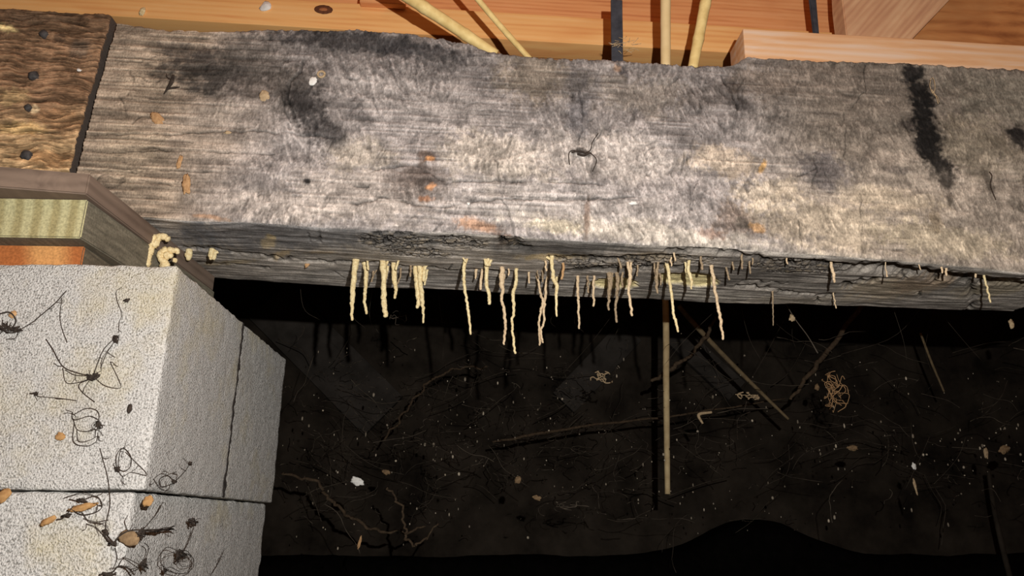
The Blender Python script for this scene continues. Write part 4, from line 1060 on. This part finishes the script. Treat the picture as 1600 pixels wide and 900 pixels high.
# ------------------------------------------------------------------ strands put on the pier in place of web and root-hair shadows
def shadow_strands(lines, label, mat='root', blobs=(), cat='shadow_strand', side=False):
    parts = []
    for pts, r in lines:
        P = []
        for k, (x, y) in enumerate(pts):
            p = at_y(x, y, PY0-0.0016-0.001*(k % 2))
            if p[0] > PX0-0.002:        # round the corner: lie on the side face
                d = ray(x, y); p = d*((PX0+0.0018)/d[0])
            P.append(p)
        parts.append(tube_geo(spline(P, 6*len(P)), r*0.72*PY0/F, 5, .2, 400, r))
    rr = random.Random(int(lines[0][0][0][0]*7+lines[0][0][0][1]))
    def place(x, y, off):
        p = at_y(x, y, PY0-off)
        if p[0] > PX0-0.002: d = ray(x, y); p = d*((PX0+off)/d[0])
        return p
    for (x, y, rx, ry) in blobs:
        for q in range(9):
            P = [place(x+rr.gauss(0, rx*.6), y+rr.gauss(0, ry*.6), 0.001+0.002*rr.random()) for _ in range(4)]
            parts.append(tube_geo(spline(P, 9), (0.5+0.9*rr.random())*PY0/F, 4))
    allp = [p for L_, _ in lines for p in L_]
    for q in range(min(10, 2*len(lines))):                 # stray hairs
        x, y = rr.choice(allp); P = []; a_ = rr.random()*6.28
        for j in range(4):
            P.append(place(x, y, 0.0015+0.0015*rr.random())); a_ += rr.gauss(0, .7); x += 5*math.cos(a_); y += 5*math.sin(a_)
        parts.append(tube_geo(spline(P, 9), 0.35*PY0/F, 4))
    V, Fc = merge(parts); c = V.mean(0)
    o = finish('shadow_strand', pyd('shadow_strand', V-c, Fc), M[mat]); o.location = c
    tag(o, label, cat, 'dark strands standing for shadows on the pier'); return o
shadow_strands([([(185, 524), (163, 545), (150, 575), (146, 590)], 1.0), ([(182, 530), (168, 550), (157, 575)], .8), ([(178, 535), (160, 560), (158, 580)], .6), ([(146, 588), (120, 582), (98, 572), (82, 545), (72, 530)], 1.0), ([(145, 587), (118, 586), (102, 578)], .7), ([(142, 590), (128, 596), (104, 598), (98, 575)], .7),
          ([(142, 592), (124, 600), (128, 612), (148, 628)], .8), ([(150, 592), (165, 603), (188, 606), (184, 590), (172, 565)], .6), ([(140, 594), (132, 606), (130, 614)], .7), ([(186, 520), (186, 505), (190, 490), (183, 470), (182, 455), (190, 449)], .6)],
         'spider-like splay of dark shadow strands high on the pier front', blobs=[(146, 589, 8, 5), (181, 531, 4, 7), (198, 469, 3, 2.5)])
shadow_strands([([(115, 648), (135, 638), (152, 642), (154, 655), (140, 650), (116, 656), (112, 645)], .8), ([(153, 657), (145, 672), (122, 672), (114, 655)], .7), ([(154, 660), (160, 668), (142, 672)], .8), ([(116, 660), (115, 690), (135, 697), (150, 690), (153, 678)], .8), ([(120, 672), (124, 690), (146, 685), (150, 672)], .7)],
         'looped dark shadow strand below the spider-like one on the pier', blobs=[(153, 663, 4, 5)])
shadow_strands([([(182, 733), (182, 712), (192, 700), (204, 712), (204, 728), (195, 736), (184, 733)], .9), ([(184, 734), (192, 744), (205, 738), (230, 742), (212, 722), (196, 706)], .6), ([(184, 732), (188, 705), (196, 698)], .7)], 'dark shadow strand loop near the right edge of the pier front', blobs=[(183, 733, 4, 4)])
shadow_strands([([(272, 752), (262, 743), (250, 748), (252, 760), (266, 757), (274, 752), (277, 742), (270, 740)], .7), ([(274, 752), (290, 735), (297, 724)], .9), ([(266, 756), (262, 766), (250, 762), (240, 748)], .6), ([(240, 748), (252, 740), (262, 742)], .5)], 'small dark shadow strand loop on the pier side above the joint', blobs=[(272, 752, 4, 3), (297, 724, 1.8, 1.8)])
shadow_strands([([(104, 454), (88, 472), (72, 486), (55, 500)], 1.3), ([(97, 465), (94, 490), (96, 510), (105, 535)], .7), ([(0, 515), (20, 520), (40, 510), (56, 500)], 1.0), ([(0, 490), (15, 488), (25, 500), (20, 512)], 1.5), ([(5, 505), (18, 514), (30, 516)], 1.6), ([(10, 530), (24, 528), (28, 516), (16, 518)], .8)], 'thick dark shadow strand clump at the left edge of the pier', blobs=[(8, 512, 9, 8), (26, 515, 9, 4)])
shadow_strands([([(108, 780), (125, 782), (150, 775), (160, 790), (150, 800), (128, 804), (110, 795)], .8), ([(115, 790), (100, 808), (88, 812)], 1.2), ([(128, 800), (140, 815), (160, 818)], .7), ([(100, 778), (130, 770), (155, 778)], .7), ([(130, 810), (150, 815), (170, 812)], .6)], 'tangled dark shadow strands below the joint on the pier front', blobs=[(128, 782, 8, 3), (105, 805, 6, 3)])
shadow_strands([([(162, 835), (170, 845), (178, 848), (186, 838), (200, 830), (220, 828), (240, 830), (258, 827), (272, 822)], 1.7), ([(240, 829), (262, 824), (275, 829)], .8), ([(258, 828), (270, 834)], .6), ([(230, 820), (245, 802), (254, 785)], 1.0), ([(178, 848), (168, 836), (165, 820), (170, 800), (172, 780), (168, 745), (160, 715), (156, 700)], .8), ([(200, 830), (195, 815), (200, 805)], .7), ([(165, 840), (150, 824), (135, 818)], .7), ([(222, 828), (222, 838)], 1.6)], 'thick dark horizontal shadow strand low on the pier', blobs=[(176, 849, 6, 3), (222, 833, 6, 7), (243, 829, 14, 2.5), (166, 832, 5, 4)])
shadow_strands([([(250, 880), (252, 865), (262, 855), (280, 862), (300, 870), (302, 885), (288, 896), (262, 892), (250, 878)], .8), ([(275, 868), (290, 860), (302, 875), (296, 890)], .8), ([(256, 885), (258, 868), (275, 862)], .6), ([(280, 870), (294, 865), (300, 880), (285, 885), (275, 872)], .7), ([(286, 862), (293, 850), (298, 838), (302, 825)], 1.0), ([(258, 893), (265, 886), (280, 893)], .8), ([(300, 815), (308, 811), (313, 810)], .8)], 'round dark tangle of shadow strands low on the pier side', blobs=[(280, 868, 8, 7), (300, 815, 6, 6), (258, 891, 3, 3)])
shadow_strands([([(155, 898), (175, 894), (185, 885), (200, 888), (210, 898)], 1.6), ([(185, 884), (195, 872), (220, 882), (228, 872), (232, 855), (225, 848)], .9), ([(205, 890), (220, 884), (226, 876)], .8), ([(176, 890), (183, 872), (180, 855)], .6)], 'dark shadow strand arch at the bottom edge of the pier', blobs=[(168, 897, 10, 3), (225, 882, 4, 6)])
shadow_strands([([(52, 613), (60, 619), (80, 621), (100, 623), (120, 626)], .7)], 'short level dark shadow strand on the left of the pier front', blobs=[(56, 615, 4, 2)])
shadow_strands([([(350, 860), (342, 878), (332, 895)], .8)], 'faint slanting dark shadow strand low on the pier side')
flake('wood_flake', 128, 793, 'pier', 19, 5, 3, 'flake_m', 'long orange wood flake among shadow strands below the joint', 'flake', 21.1, -16, .4)
flake('wood_flake', 75, 814, 'pier', 11, 5, 3, 'flake_m', 'short orange wood flake left of the long one on the pier', 'flake', 22.1, -32, .4)
flake('wood_flake', 203, 841, 'pier', 15, 11, 3, 'flake_d', 'round brownish flake over the horizontal shadow strand', 'flake', 23.1, 8, .2)
flake('wood_flake', 21, 491, 'pier', 6, 6, 3, 'flake_o', 'small orange flake at the left shadow strand clump', 'flake', 24.1, 0, .3)
flake('wood_flake', 5, 775, 'pier', 8, 12, 3, 'flake_m', 'orange flake at the left edge on the pier joint', 'flake', 25.1, 30, .3)
flake('wood_flake', 230, 783, 'pier', 7, 8, 2, 'flake_m', 'small pinkish flake just under the joint near the pier corner', 'flake', 26.1, 10, .3)
flake('wood_flake', 93, 682, 'pier', 7, 6, 2, 'flake_m', 'faint orange crumb above the joint on the pier', 'crumb', 27.1, 10, .3)

# ------------------------------------------------------------------ far background
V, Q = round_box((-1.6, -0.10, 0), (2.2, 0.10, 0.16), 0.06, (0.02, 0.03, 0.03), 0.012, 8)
bumpx = np.exp(-((V[:, 0]-0.72)/0.17)**2)*0.085  # added black heap; this bump takes the outline of a hand's shadow
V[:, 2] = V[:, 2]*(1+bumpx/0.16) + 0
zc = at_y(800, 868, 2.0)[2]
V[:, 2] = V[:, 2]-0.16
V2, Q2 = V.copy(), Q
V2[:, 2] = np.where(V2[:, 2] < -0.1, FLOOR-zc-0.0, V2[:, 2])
o = finish('shadow_heap', mesh_np('shadow_heap', V2, Q2), M['shade_heap']); o.location = (0, 2.0, zc)
tag(o, 'black heap added to stand for a hand shadow along the bottom of the back wall', 'soil')  # not soil: added heap standing for a hand shadow

# boards added to stand for light patches between shadows on the back wall
def lean(p, q, wd, Yw, label):
    a = at_y(*p, Yw); b = at_y(*q, Yw); d = b-a; L = np.linalg.norm(d); d /= L
    V, Q = round_box((0, -0.012, -wd/2), (L, 0.012, wd/2), 0.002, (0.05, 0.02, 0.04), 0.002, 20)
    n = np.array([0, 1.0, 0]); up = np.cross(d, n)
    o = finish('wall_patch_board', mesh_np('wall_patch_board', V, Q), M['wallpatch'])
    o.matrix_world = Matrix(((d[0], n[0], up[0], a[0]), (d[1], n[1], up[1], a[1]), (d[2], n[2], up[2], a[2]), (0, 0, 0, 1)))
    tag(o, label, 'board')
M['wallpatch'] = mat_noise('wall_patch_grey', (58, 54, 49), (84, 78, 72), 14, 1.0, 0.001, 0.5, 0.05)
lean((420, 470), (600, 650), 0.16, 2.238, 'wide board added for a patch of light on the wall, slanting down right in the dark beside the pier')
lean((880, 630), (985, 518), 0.09, 2.238, 'board added for a patch of light on the wall, slanting up right behind the mud tubes')
lean((1046, 515), (1150, 612), 0.08, 2.238, 'board added for a patch of light on the wall, slanting down right behind the upright stick')

led = bpy.data.objects['ledger_strip']
ku, kw = on_v(505, 15, 0.17)
for nm, ra, rb, dv, col in (('knot_ring', 18, 10.5, 0.0008, 'knot_dark'), ('knot_core', 9, 4.5, 0.0014, 'knot_core')):
    if col not in M:
        M[col] = mat_noise(col, *(((84, 50, 34), (116, 72, 48)) if col == 'knot_dark' else ((150, 92, 56), (178, 116, 74))), 200)
    V, Fc = blob_geo((0, 0, 0), (ra*0.89/F, dv, rb*0.89/F), 3.0, 0.12, 1.5, 2)
    k = finish(nm, pyd(nm, V, Fc), M[col], led)
    k.location = (ku-0.2, 0.0, kw-wl0)
